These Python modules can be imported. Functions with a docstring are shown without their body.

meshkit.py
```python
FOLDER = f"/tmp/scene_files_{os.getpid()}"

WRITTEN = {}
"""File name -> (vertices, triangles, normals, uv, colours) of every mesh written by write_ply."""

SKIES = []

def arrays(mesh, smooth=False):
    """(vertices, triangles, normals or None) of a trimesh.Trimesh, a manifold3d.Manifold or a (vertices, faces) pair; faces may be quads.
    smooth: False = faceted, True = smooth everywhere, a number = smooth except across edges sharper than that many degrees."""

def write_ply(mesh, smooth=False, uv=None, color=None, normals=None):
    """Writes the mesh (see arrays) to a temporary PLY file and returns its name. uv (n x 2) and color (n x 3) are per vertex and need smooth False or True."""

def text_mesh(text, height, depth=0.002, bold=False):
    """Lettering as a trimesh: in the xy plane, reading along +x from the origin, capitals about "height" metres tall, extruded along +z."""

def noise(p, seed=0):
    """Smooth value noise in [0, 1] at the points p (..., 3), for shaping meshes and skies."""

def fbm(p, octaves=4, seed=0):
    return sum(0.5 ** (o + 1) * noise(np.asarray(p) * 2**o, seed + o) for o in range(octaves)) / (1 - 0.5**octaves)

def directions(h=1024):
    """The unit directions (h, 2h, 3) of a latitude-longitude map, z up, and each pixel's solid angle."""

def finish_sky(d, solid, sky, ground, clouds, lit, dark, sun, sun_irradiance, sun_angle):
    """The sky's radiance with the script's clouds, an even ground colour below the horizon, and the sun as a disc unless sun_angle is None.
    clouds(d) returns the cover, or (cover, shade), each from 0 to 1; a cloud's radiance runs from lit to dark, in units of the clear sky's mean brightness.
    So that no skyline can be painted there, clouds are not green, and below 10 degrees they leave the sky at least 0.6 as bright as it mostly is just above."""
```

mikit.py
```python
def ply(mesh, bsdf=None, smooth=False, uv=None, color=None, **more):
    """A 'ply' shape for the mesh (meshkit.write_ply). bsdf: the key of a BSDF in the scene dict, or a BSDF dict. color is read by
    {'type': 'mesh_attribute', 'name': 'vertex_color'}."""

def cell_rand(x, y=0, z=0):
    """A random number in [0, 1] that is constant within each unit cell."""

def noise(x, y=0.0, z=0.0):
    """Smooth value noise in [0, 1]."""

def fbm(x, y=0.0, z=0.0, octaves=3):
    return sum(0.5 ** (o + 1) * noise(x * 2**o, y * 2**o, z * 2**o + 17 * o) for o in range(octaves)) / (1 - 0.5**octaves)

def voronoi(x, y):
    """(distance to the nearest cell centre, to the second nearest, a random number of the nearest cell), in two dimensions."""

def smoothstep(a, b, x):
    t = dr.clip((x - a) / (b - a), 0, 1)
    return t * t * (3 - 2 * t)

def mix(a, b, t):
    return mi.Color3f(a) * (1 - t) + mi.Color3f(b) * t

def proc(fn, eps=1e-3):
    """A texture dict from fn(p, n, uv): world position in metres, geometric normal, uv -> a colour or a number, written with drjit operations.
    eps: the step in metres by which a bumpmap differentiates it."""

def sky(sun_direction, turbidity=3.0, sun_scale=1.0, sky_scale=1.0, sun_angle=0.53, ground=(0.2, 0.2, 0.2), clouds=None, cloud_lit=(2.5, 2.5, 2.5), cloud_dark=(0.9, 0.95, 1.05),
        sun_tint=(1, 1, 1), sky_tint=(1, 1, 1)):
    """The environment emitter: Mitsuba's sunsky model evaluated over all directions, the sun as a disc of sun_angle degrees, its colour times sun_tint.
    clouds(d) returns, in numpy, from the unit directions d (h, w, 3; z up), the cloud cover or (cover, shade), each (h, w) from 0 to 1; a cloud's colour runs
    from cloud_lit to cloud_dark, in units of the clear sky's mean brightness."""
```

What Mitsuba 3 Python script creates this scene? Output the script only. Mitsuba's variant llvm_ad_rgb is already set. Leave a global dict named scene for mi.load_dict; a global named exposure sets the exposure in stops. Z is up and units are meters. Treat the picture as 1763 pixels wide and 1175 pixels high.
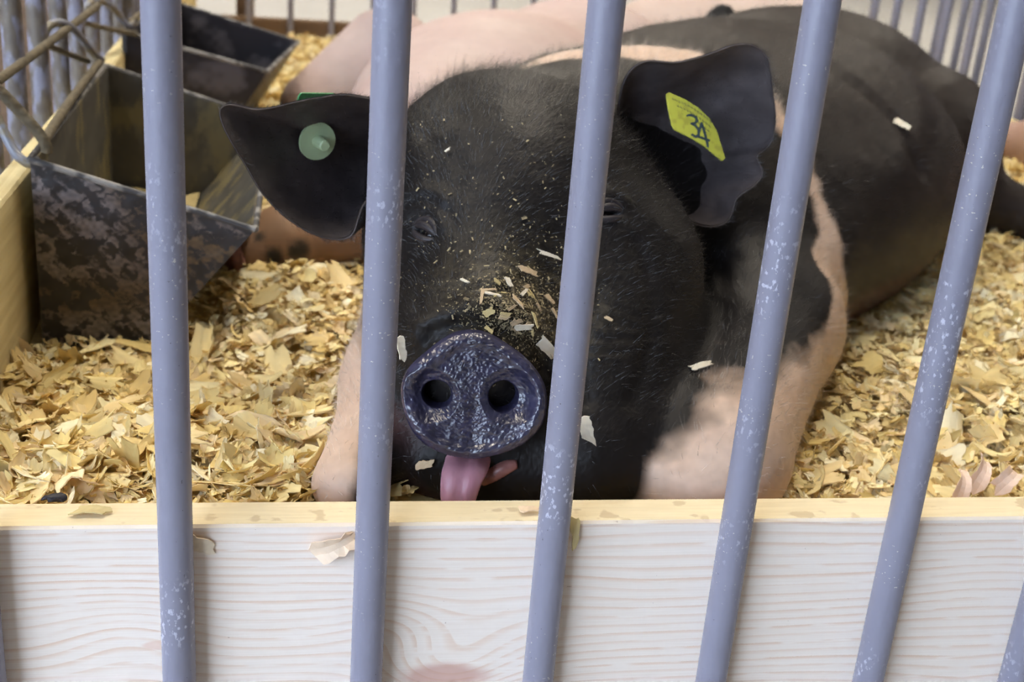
import math, random
import numpy as np, trimesh
import drjit as dr
import mitsuba as mi
import mikit, meshkit
from mikit import proc, noise, fbm, smoothstep, mix, cell_rand
from shapely.geometry import Polygon, LineString
from shapely import affinity

T = mi.ScalarTransform4f
scene, labels = {}, {}
rng = np.random.default_rng(7)
random.seed(7)

# ------------------------------------------------------------------ camera
FOC, PW, PH = 2150.0, 1763, 1175
PITCH, ROLL, YAW = (math.radians(a) for a in (21.82, -4.70, 10.32))
EYE = np.array([0.0, -0.851, 0.796])
FWD = np.array([math.sin(YAW) * math.cos(PITCH), math.cos(YAW) * math.cos(PITCH), -math.sin(PITCH)])
_r0 = np.array([math.cos(YAW), -math.sin(YAW), 0.0])
_d0 = np.cross(FWD, _r0)
RIGHT = math.cos(ROLL) * _r0 + math.sin(ROLL) * _d0
DOWN = -math.sin(ROLL) * _r0 + math.cos(ROLL) * _d0
scene['camera'] = {
    'type': 'thinlens', 'fov': 2 * math.degrees(math.atan(PW / 2 / FOC)), 'fov_axis': 'x',
    'aperture_radius': 0.0028, 'focus_distance': 0.98, 'near_clip': 0.02, 'far_clip': 100.0,
    'to_world': T().look_at(origin=EYE.tolist(), target=(EYE + FWD).tolist(), up=(-DOWN).tolist())}
exposure = 2.7

# ------------------------------------------------------------------ light: daylight through the open side of the show barn, ceiling lamps, a pair of them added for fill
scene['sky'] = mikit.sky((-0.5, -0.6, 0.62), turbidity=3.0, sun_scale=0.0, sky_scale=1.0, ground=(0.30, 0.29, 0.28),
                         clouds=lambda d: np.full(d.shape[:2], 0.45), cloud_lit=(1.6, 1.6, 1.65), cloud_dark=(1.0, 1.0, 1.05), sky_tint=(0.84, 0.92, 1.10))
SKY_GAIN = 7.0
scene['sky']['scale'] = SKY_GAIN
LAMP = (11.2, 10.1, 8.3)
LAMPS = [(-1.3, 0.3), (-2.2, 2.8), (0.7, 0.9), (0.8, 2.9), (-2.2, 5.6), (0.8, 5.4), (3.8, 5.2), (5.4, 2.8)]  # last pair added to brighten the aisle floor at the back right
LAMP_Z = 3.3


def ray(x, y):
    return RIGHT * ((x - PW / 2) / FOC) + DOWN * ((y - PH / 2) / FOC) + FWD


def at(x, y, Y):
    v = ray(x, y)
    return EYE + v * ((Y - EYE[1]) / v[1])


def atz(x, y, z):
    v = ray(x, y)
    return EYE + v * ((z - EYE[2]) / v[2])


def project(P):
    v = np.asarray(P, float) - EYE
    z = v @ FWD
    return PW / 2 + FOC * (v @ RIGHT) / z, PH / 2 + FOC * (v @ DOWN) / z, z


# ------------------------------------------------------------------ helpers
def put(name, mesh, bsdf, parent=None, smooth=False, uv=None, color=None, **more):
    """One entry of the scene; a taken name gets the next number."""
    base = (parent + '__' if parent else '') + name
    key, n = base, 0
    while key in scene or (parent is None and key in labels):
        n += 1
        key = f'{base}_{n:03d}'
    scene[key] = mesh if isinstance(mesh, dict) else mikit.ply(mesh, bsdf, smooth, uv, color, **more)
    return key


def thing(name, label, category, group=None):
    key, n = name, 0
    while key in labels:
        n += 1
        key = f'{name}_{n:03d}'
    labels[key] = {'label': label, 'category': category}
    if group:
        labels[key]['group'] = group
    return key


def tag(key, label=None, category=None, group=None, kind=None):
    labels[key] = {k: v for k, v in dict(label=label, category=category, group=group, kind=kind).items() if v}
    return key


def rounded_box(lo, hi, r=0.003):
    import manifold3d as m3
    lo, hi = np.array(lo, float), np.array(hi, float)
    pts = []
    for c in np.ndindex(2, 2, 2):
        p = np.where(np.array(c) == 0, lo, hi)
        for k in range(3):
            q = p.copy()
            for j in range(3):
                if j != k:
                    q[j] += r if c[j] == 0 else -r
            pts.append(q)
    return m3.Manifold.hull_points(np.array(pts))


def box_mesh(lo, hi):
    return trimesh.creation.box(bounds=[lo, hi])


def frame_of(d):
    d = d / np.linalg.norm(d)
    a = np.array([0, 0, 1.0]) if abs(d[2]) < 0.9 else np.array([1.0, 0, 0])
    u = np.cross(a, d)
    u /= np.linalg.norm(u)
    return u, np.cross(d, u)


def tube(points, radii, seg=12, close=True):
    """A tube along a polyline with parallel-transported rings."""
    P = np.asarray(points, float)
    R = np.broadcast_to(np.asarray(radii, float), len(P))
    t = np.gradient(P, axis=0)
    t /= np.linalg.norm(t, axis=1, keepdims=True)
    u, _ = frame_of(t[0])
    rings = []
    ang = np.arange(seg) * 2 * np.pi / seg
    for i in range(len(P)):
        u = u - t[i] * (u @ t[i])
        u /= np.linalg.norm(u)
        w = np.cross(t[i], u)
        rings.append(P[i] + R[i] * (np.cos(ang)[:, None] * u + np.sin(ang)[:, None] * w))
    v = np.vstack(rings)
    f = []
    for i in range(len(P) - 1):
        for k in range(seg):
            a, b = i * seg + k, i * seg + (k + 1) % seg
            f += [[a, b, b + seg], [a, b + seg, a + seg]]
    if close:
        n = len(v)
        v = np.vstack([v, P[:1], P[-1:]])
        for k in range(seg):
            f.append([n, (k + 1) % seg, k])
            o = (len(P) - 1) * seg
            f.append([n + 1, o + k, o + (k + 1) % seg])
    return trimesh.Trimesh(v, np.array(f), process=False)


def spline(points, n):
    """Catmull-Rom through the points, n samples."""
    from scipy.interpolate import CubicSpline
    P = np.asarray(points, float)
    s = np.concatenate([[0], np.cumsum(np.linalg.norm(np.diff(P[:, :3], axis=0), axis=1) ** 0.5)])
    return CubicSpline(s, P)(np.linspace(0, s[-1], n))


# ------------------------------------------------------------------ materials
def rgb(*c):
    return {'type': 'rgb', 'value': list(c)}


def material(name, base, rough=0.6, spec=0.5, bump=None, bump_scale=1.0, **more):
    b = {'type': 'principled', 'base_color': base, 'roughness': rough, 'specular': spec, **more}
    if bump is not None:
        b = {'type': 'bumpmap', 'arbitrary': bump, 'scale': bump_scale, 'bsdf': b}
    scene[name] = {'type': 'twosided', 'bsdf': b}
    return name


VCOL = {'type': 'mesh_attribute', 'name': 'vertex_color'}


def paint_fn(p, n, uv):
    c = mix((0.195, 0.190, 0.238), (0.222, 0.217, 0.266), fbm(p.x * 60, p.y * 60, p.z * 22))
    scuff = smoothstep(0.58, 0.74, fbm(p.x * 420, p.y * 420, p.z * 200, 3)) * smoothstep(0.58, 0.72, fbm(p.x * 13 + 4, p.y * 13, p.z * 9, 2))
    c = mix(c, (0.46, 0.46, 0.53), scuff * 0.8)
    fleck = smoothstep(0.86, 0.90, noise(p.x * 520, p.y * 520, p.z * 520)) * smoothstep(0.48, 0.66, fbm(p.x * 14, p.y * 14, p.z * 12, 2))
    c = mix(c, (0.52, 0.49, 0.44), fleck * 0.75)
    chip = smoothstep(0.955, 0.97, noise(p.x * 390 + 9.37, p.y * 390 + 3.31, p.z * 390 + 5.71))
    return mix(c, (0.06, 0.05, 0.06), chip * 0.7)


material('grey_paint', proc(paint_fn), 0.38, 0.5, proc(lambda p, n, uv: fbm(p.x * 260, p.y * 260, p.z * 200, 2)), 0.00025)


def board_rings(p):
    # growth rings of a flat-sawn board: near-level lines that bow round knots
    warp = fbm(p.x * 5.0, 3.0, p.z * 9.0, 2) * 0.020 + fbm(p.x * 1.7, 7.0, p.z * 3.0, 2) * 0.05
    z = p.z + warp
    for kx, kz, a, w in ((0.124, 0.146, 0.045, 0.060), (-0.130, 0.182, -0.022, 0.055), (0.075, 0.183, -0.018, 0.045)):
        d2 = dr.square((p.x - kx) / w) + dr.square((p.z - kz) / (w * 0.75))
        z = z + a * dr.exp(-d2) * (1.0 if a < 0 else 1.0)
    return z


def pine_fn(p, n, uv):
    z = board_rings(p)
    f = z * 118.0
    t = f - dr.floor(f)
    line = smoothstep(0.45, 0.93, t) * (1 - smoothstep(0.93, 1.0, t))
    line = line * (0.35 + 0.65 * noise(dr.floor(f) * 3.7, p.x * 6)) * smoothstep(0.15, 0.5, fbm(p.x * 40, p.z * 300, 1.0, 2))
    fibre = fbm(p.x * 24, p.y * 60, p.z * 900, 3)
    c = mix((0.740, 0.640, 0.540), (0.805, 0.722, 0.632), fibre)
    c = mix(c, (0.62, 0.41, 0.26), line * 0.68)
    d = dr.sqrt(dr.square((p.x - 0.124) / 0.054) + dr.square((p.z - 0.137) / 0.018))
    knot = 1 - smoothstep(0.55, 1.05, d + 0.25 * fbm(p.x * 60, p.z * 60, 2.0, 2))
    c = mix(c, (0.50, 0.27, 0.21), knot * 0.75)
    patch = 1 - smoothstep(0.7, 1.0, dr.sqrt(dr.square((p.x + 0.105) / 0.020) + dr.square((p.z - 0.176) / 0.0055)))
    patch = dr.maximum(patch, 1 - smoothstep(0.6, 1.0, dr.sqrt(dr.square((p.x - 0.512) / 0.012) + dr.square((p.z - 0.185) / 0.006))))
    c = mix(c, (0.66, 0.45, 0.34), patch * 0.6)
    speck = smoothstep(0.955, 0.975, noise(p.x * 330, p.y * 330, p.z * 330))
    c = mix(c, (0.30, 0.20, 0.14), speck * 0.7)
    # the narrow top edge is yellower, rubbed with sawdust and dirt
    top = smoothstep(0.6, 0.9, n.z)
    ct = mix((0.70, 0.58, 0.36), (0.80, 0.68, 0.45), fbm(p.x * 30, p.y * 420, 5.0, 3))
    ct = mix(ct, (0.50, 0.38, 0.22), smoothstep(0.62, 0.75, fbm(p.x * 60, p.y * 90, 9.0, 3)) * 0.6)
    return mix(c, ct, top)


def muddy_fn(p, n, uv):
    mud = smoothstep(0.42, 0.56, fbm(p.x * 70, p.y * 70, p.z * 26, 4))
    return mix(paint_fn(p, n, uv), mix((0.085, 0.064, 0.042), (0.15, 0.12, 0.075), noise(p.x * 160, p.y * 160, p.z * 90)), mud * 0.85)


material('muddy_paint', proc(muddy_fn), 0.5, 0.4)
material('pine', proc(pine_fn), 0.62, 0.35, proc(lambda p, n, uv: 0.6 * fbm(p.x * 30, p.y * 500, p.z * 900, 2) + 0.4 * fbm(p.x * 300, p.y * 300, p.z * 500, 2)), 0.0004)
material('side_pine', proc(lambda p, n, uv: mix((0.46, 0.37, 0.18), (0.62, 0.53, 0.30), fbm(p.x * 300, p.y * 9, p.z * 120, 3))), 0.7, 0.3)
material('brown_board', proc(lambda p, n, uv: mix((0.10, 0.06, 0.035), (0.19, 0.12, 0.07), fbm(p.x * 12, p.y * 60, p.z * 60))), 0.7, 0.3)
material('concrete', proc(lambda p, n, uv: mix((0.44, 0.43, 0.415), (0.50, 0.49, 0.475), fbm(p.x * 3, p.y * 3, 1.0, 3))), 0.8, 0.3)
material('barn_metal', rgb(0.45, 0.45, 0.45), 0.7, 0.3)
material('added_wall', proc(lambda p, n, uv: mix((0.10, 0.078, 0.055), (0.15, 0.12, 0.085), fbm(p.x * 8, p.y * 8, p.z * 1.0))), 0.8, 0.3)  # dark surface of the unseen walls added as light blockers


def rubber_fn(p, n, uv):
    wx = fbm(p.x * 130, p.y * 130, p.z * 130, 2) * 0.016
    mud = smoothstep(0.47, 0.60, fbm((p.x + wx) * 96, p.y * 96, (p.z - wx) * 80, 5)) * (0.35 + 0.65 * noise(p.x * 260, p.y * 260, p.z * 260))
    c = mix((0.014, 0.014, 0.018), (0.030, 0.029, 0.034), noise(p.x * 90, p.y * 90, p.z * 90))
    tone = mix((0.13, 0.085, 0.045), (0.23, 0.20, 0.20), smoothstep(0.35, 0.6, fbm(p.x * 9, p.y * 9, p.z * 12 + 3, 2)))
    return mix(c, tone, mud * 0.9)


def feed_film_fn(p, n, uv):
    c = mix((0.045, 0.042, 0.038), (0.11, 0.105, 0.09), fbm(p.x * 30, p.y * 14, p.z * 30, 3))
    feed = smoothstep(0.50, 0.70, fbm(p.x * 34 + 5, p.y * 34, p.z * 16, 5))
    return mix(c, (0.20, 0.165, 0.075), feed * 0.7)


material('black_rubber', proc(rubber_fn), 0.45, 0.5, proc(lambda p, n, uv: fbm(p.x * 60, p.y * 60, p.z * 60, 3)), 0.002)
material('rubber_inside', proc(feed_film_fn), 0.38, 0.5)
material('rubber_rim', proc(lambda p, n, uv: mix((0.05, 0.05, 0.055), (0.24, 0.23, 0.22), smoothstep(0.42, 0.62, fbm(p.x * 60, p.y * 60, p.z * 60, 3)))), 0.5)
material('clean_rubber', proc(lambda p, n, uv: mix((0.016, 0.016, 0.022), (0.075, 0.07, 0.08), smoothstep(0.45, 0.72, fbm(p.x * 24, p.y * 24, p.z * 24, 3)))), 0.4, 0.5)
material('feed', proc(lambda p, n, uv: mix((0.35, 0.27, 0.12), (0.55, 0.45, 0.23), noise(p.x * 300, p.y * 300, p.z * 300))), 0.85, 0.2)
material('galvanised', proc(lambda p, n, uv: mix((0.16, 0.17, 0.21), (0.17, 0.145, 0.10), smoothstep(0.42, 0.58, fbm(p.x * 60, p.y * 60, p.z * 60, 3)))), 0.38, 0.6)
material('dirty_wire', proc(lambda p, n, uv: mix((0.075, 0.064, 0.048), (0.17, 0.14, 0.088), fbm(p.x * 90, p.y * 90, p.z * 90, 3))), 0.7, 0.3, proc(lambda p, n, uv: fbm(p.x * 200, p.y * 200, p.z * 200, 2)), 0.002)
material('hide', VCOL, 0.5, 0.22, proc(lambda p, n, uv: fbm(p.x * 520, p.y * 520, p.z * 200, 2)), 0.0007)
material('far_hide', VCOL, 0.6, 0.3)
material('ear_skin', VCOL, 0.5, 0.4, proc(lambda p, n, uv: fbm(p.x * 600, p.y * 600, p.z * 600, 2)), 0.0004)
material('hair', VCOL, 0.45, 0.5)
material('snout_skin', VCOL, 0.28, 0.75, proc(lambda p, n, uv: fbm(p.x * 420, p.y * 420, p.z * 420, 2)), 0.0009, clearcoat=0.55, clearcoat_gloss=0.85)
material('wet_eye', rgb(0.012, 0.008, 0.007), 0.08, 0.6)
material('tongue_skin', proc(lambda p, n, uv: mix((0.46, 0.20, 0.25), (0.58, 0.30, 0.35), fbm(p.x * 160, p.y * 160, p.z * 40, 3))), 0.30, 0.5, proc(lambda p, n, uv: fbm(p.x * 700, p.y * 700, p.z * 200, 2)), 0.0005)
material('lip_skin', proc(lambda p, n, uv: mix((0.20, 0.075, 0.065), (0.34, 0.16, 0.14), fbm(p.x * 160, p.y * 160, p.z * 160, 3))), 0.35, 0.5)
material('yellow_plastic', proc(lambda p, n, uv: mix((0.47, 0.49, 0.07), (0.38, 0.38, 0.06), smoothstep(0.5, 0.75, fbm(p.x * 150, p.y * 150, p.z * 150, 3)))), 0.35, 0.5)
material('tag_ink', rgb(0.025, 0.045, 0.06), 0.6)
material('tag_print', rgb(0.17, 0.18, 0.05), 0.6)
material('green_plastic', rgb(0.36, 0.46, 0.27), 0.35, 0.5)
material('dark_green_plastic', rgb(0.06, 0.26, 0.10), 0.3, 0.5)
material('chip', VCOL, 0.65, 0.25)
material('bed_base', proc(lambda p, n, uv: mix((0.46, 0.34, 0.13), (0.64, 0.51, 0.25), fbm(p.x * 140, p.y * 140, p.z * 140, 3))), 0.85, 0.2)
material('black_scrap', rgb(0.015, 0.013, 0.02), 0.5)
material('lamp_housing', rgb(0.6, 0.6, 0.6), 0.5)

# ------------------------------------------------------------------ barn shell, with unseen walls added to shape the light
put('floor', box_mesh([-9, -7, -0.1], [9, 14, 0.0]), 'concrete')
tag('floor', 'pale concrete floor of the show barn', kind='structure')
put('ceiling', box_mesh([-9, -4.0, 4.3], [9, 14, 4.4]), 'barn_metal')
tag('ceiling', 'plain metal barn roof', kind='structure')
put('added_wall_right', box_mesh([7.0, -4.0, 0], [7.12, 14, 4.3]), 'added_wall')  # out of view, added so the bars stay dark on their right
tag('added_wall_right', 'unseen brown wall added to keep light off the right side', kind='structure')
put('added_wall_back', box_mesh([-9, 14, 0], [9, 14.12, 4.3]), 'added_wall')  # out of view, added to cut the blue rim light from behind
tag('added_wall_back', 'unseen brown wall added far at the back to stop sky light', kind='structure')
put('added_wall_left', box_mesh([-4.6, -1.2, 0], [-4.48, 14, 4.3]), 'added_wall')  # out of view, added to shade the left fence
tag('added_wall_left', 'unseen brown wall added to block light from the left', kind='structure')
put('added_wall_front', box_mesh([-1.9, -4.12, 0], [7.12, -4.0, 4.3]), 'added_wall')  # behind the camera, added so daylight reaches the bars only from front left
tag('added_wall_front', 'unseen brown wall added beside the open front to steer the daylight', kind='structure')
for lx, ly in LAMPS:
    k = thing('ceiling_lamp', 'long ceiling lamp above the pens, with an added pair brightening the aisle floor', 'lamp', 'ceiling lamps above the pens')
    put('housing', box_mesh([lx - 0.09, ly - 0.65, LAMP_Z + 0.012], [lx + 0.09, ly + 0.65, LAMP_Z + 0.08]), 'lamp_housing', k)
    scene[k + '__tube'] = {'type': 'rectangle', 'to_world': T().translate([lx, ly, LAMP_Z]).rotate([1, 0, 0], 180).scale([0.08, 0.64, 1]),
                           'emitter': {'type': 'area', 'radiance': {'type': 'rgb', 'value': list(LAMP)}}, 'bsdf': {'type': 'ref', 'id': 'lamp_housing'}}

# ------------------------------------------------------------------ front fence and its board
BAR_R = 0.013


def bar_mesh(x, y, z0, z1, r=BAR_R, dx=0.0, dy=0.0, seg=40, n=12):
    s = np.linspace(0, 1, n)[:, None]
    return tube(np.array([x - dx, y - dy, z0]) * (1 - s) + np.array([x + dx, y + dy, z1]) * s, r, seg)


ff = thing('pen_fence', 'grey painted bar fence across the front of the pen, nearest the camera', 'fence')
FRONT_X = [-0.237, -0.0925, 0.0565, 0.2010, 0.3540, 0.5000, 0.6420]
for x in FRONT_X:
    put('bar', bar_mesh(x, 0.0, 0.03, 1.02), 'grey_paint', ff, smooth=40)
put('top_rail', tube([[-0.36, 0, 1.02], [1.62, 0, 1.02]], 0.016, 24), 'grey_paint', ff, smooth=40)
put('bottom_rail', tube([[-0.36, 0, 0.03], [1.62, 0, 0.03]], 0.0125, 24), 'grey_paint', ff, smooth=40)
put('wooden_board', rounded_box([-0.375, 0.0135, 0.005], [1.66, 0.0515, 0.286], 0.0022), 'pine')
tag('wooden_board', 'pale pine board standing along the bottom of the pen, behind the front bars', 'board')

# left side: tall board, bars and what lies beyond
LX = -0.300
put('side_board', rounded_box([LX - 0.027, 0.06, 0.0], [LX, 2.80, 0.417], 0.003), 'side_pine')
tag('side_board', 'tall yellowish wooden board along the left side of the pen, behind the black feeder', 'board')
lf = thing('side_fence', 'bar fence along the left side of the pen, above the tall board', 'fence')
for i in range(19):
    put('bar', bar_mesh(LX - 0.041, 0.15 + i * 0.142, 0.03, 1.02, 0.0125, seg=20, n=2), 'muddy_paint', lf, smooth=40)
put('top_rail', tube([[LX - 0.041, 0.03, 1.02], [LX - 0.041, 2.82, 1.02]], 0.016, 16), 'grey_paint', lf, smooth=40)
put('neighbour_partition', rounded_box([-1.95, 1.60, 0.0], [-0.37, 1.64, 0.62], 0.004), 'brown_board')
tag('neighbour_partition', 'dark brown wooden partition seen between the bars of the left fence', 'partition')

# back and right fences
bf = thing('back_fence', 'bar fence across the back of the pen, behind the pigs', 'fence')
for i in range(17):
    put('bar', bar_mesh(-0.16 + i * 0.1165, 2.85, 0.03, 1.02, 0.0085, seg=16, n=2), 'grey_paint', bf, smooth=40)
put('top_rail', tube([[-0.36, 2.85, 1.02], [1.64, 2.85, 1.02]], 0.014, 12), 'grey_paint', bf, smooth=40)
put('back_board', rounded_box([-0.36, 2.87, 0.0], [1.70, 2.905, 0.268], 0.003), 'brown_board')
tag('back_board', 'low brown board at the foot of the back fence', 'board')
rf = thing('right_fence', 'bar fence along the right side of the pen, by the back corner', 'fence')
for i in range(19):
    put('bar', bar_mesh(1.68, 0.12 + i * 0.148, 0.03, 1.02, 0.0125, seg=16, n=2), 'grey_paint', rf, smooth=40)
put('top_rail', tube([[1.68, 0.0, 1.02], [1.68, 2.85, 1.02]], 0.016, 12), 'grey_paint', rf, smooth=40)
put('right_board', rounded_box([1.62, 0.06, 0.0], [1.655, 2.83, 0.275], 0.003), 'side_pine')
tag('right_board', 'low wooden board at the foot of the right fence', 'board')
nf = thing('neighbour_fence', 'second row of bars standing beyond the right fence', 'fence')
for i in range(13):
    put('bar', bar_mesh(2.02, 1.25 + i * 0.148, 0.03, 1.02, 0.0125, seg=16, n=2), 'grey_paint', nf, smooth=40)
put('top_rail', tube([[2.02, 1.1, 1.02], [2.02, 3.1, 1.02]], 0.016, 12), 'grey_paint', nf, smooth=40)
put('corner_post', rounded_box([-0.20, 2.93, 0.0], [-0.15, 2.98, 1.1], 0.004), 'brown_board')
tag('corner_post', 'brown wooden post behind the back fence, above the far feeder', 'post')


# ------------------------------------------------------------------ implicit modelling of the animals
def rc(a, b, ra, rb):
    a, b = np.array(a, np.float32), np.array(b, np.float32)
    ba = b - a
    L = float(ba @ ba)

    def f(p):
        t = np.clip(((p - a) @ ba) / L, 0, 1)
        q = p - a - t[:, None] * ba
        return np.sqrt(np.einsum('ij,ij->i', q, q)) - (ra + (rb - ra) * t)
    return f


def el(c, r, yaw=0.0, pitch=0.0, roll=0.0):
    """Ellipsoid; yaw turns its axes about z (degrees, counter-clockwise), pitch about the turned x axis, roll about the turned y axis."""
    c, r = np.array(c, np.float32), np.array(r, np.float32)
    M = (trimesh.transformations.rotation_matrix(math.radians(yaw), [0, 0, 1]) @ trimesh.transformations.rotation_matrix(math.radians(pitch), [1, 0, 0])
         @ trimesh.transformations.rotation_matrix(math.radians(roll), [0, 1, 0]))[:3, :3].astype(np.float32)

    def f(p):
        q = (p - c) @ M
        a = q / r
        k0 = np.sqrt(np.einsum('ij,ij->i', a, a))
        a = a / r
        k1 = np.sqrt(np.einsum('ij,ij->i', a, a))
        return k0 * (k0 - 1) / np.maximum(k1, 1e-6)
    return f


def chain(P, r):
    """A bent tube through the points P, evaluated only near itself."""
    segs = [rc(a, b, r, r) for a, b in zip(P[:-1], P[1:])]
    P = np.asarray(P)

    def f(p):
        d = segs[0](p)
        for g in segs[1:]:
            d = np.minimum(d, g(p))
        return d
    f.box = (P.min(0) - r - .03, P.max(0) + r + .03)
    return f


def blend(parts):
    """parts: (function, k); smooth union in order; negative k carves the shape out with that softness."""
    def f(p):
        p = np.asarray(p, np.float32)
        d = parts[0][0](p)
        for g, k in parts[1:]:
            if hasattr(g, 'box'):
                near = np.where(np.all((p > g.box[0]) & (p < g.box[1]), axis=1))[0]
                if len(near):
                    e, dd = g(p[near]), d[near]
                    s = 1 if k > 0 else -1
                    h = np.clip(0.5 + 0.5 * (s * dd - e) / abs(k), 0, 1)
                    d[near] = dd + (s * e - dd) * h - s * abs(k) * h * (1 - h)
                continue
            e = g(p)
            if k > 0:
                h = np.clip(0.5 + 0.5 * (d - e) / k, 0, 1)
                d = d + (e - d) * h - k * h * (1 - h)
            else:
                k2 = -k
                h = np.clip(0.5 - 0.5 * (d + e) / k2, 0, 1)
                d = d + (-e - d) * h + k2 * h * (1 - h)
        return d
    return f


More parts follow.
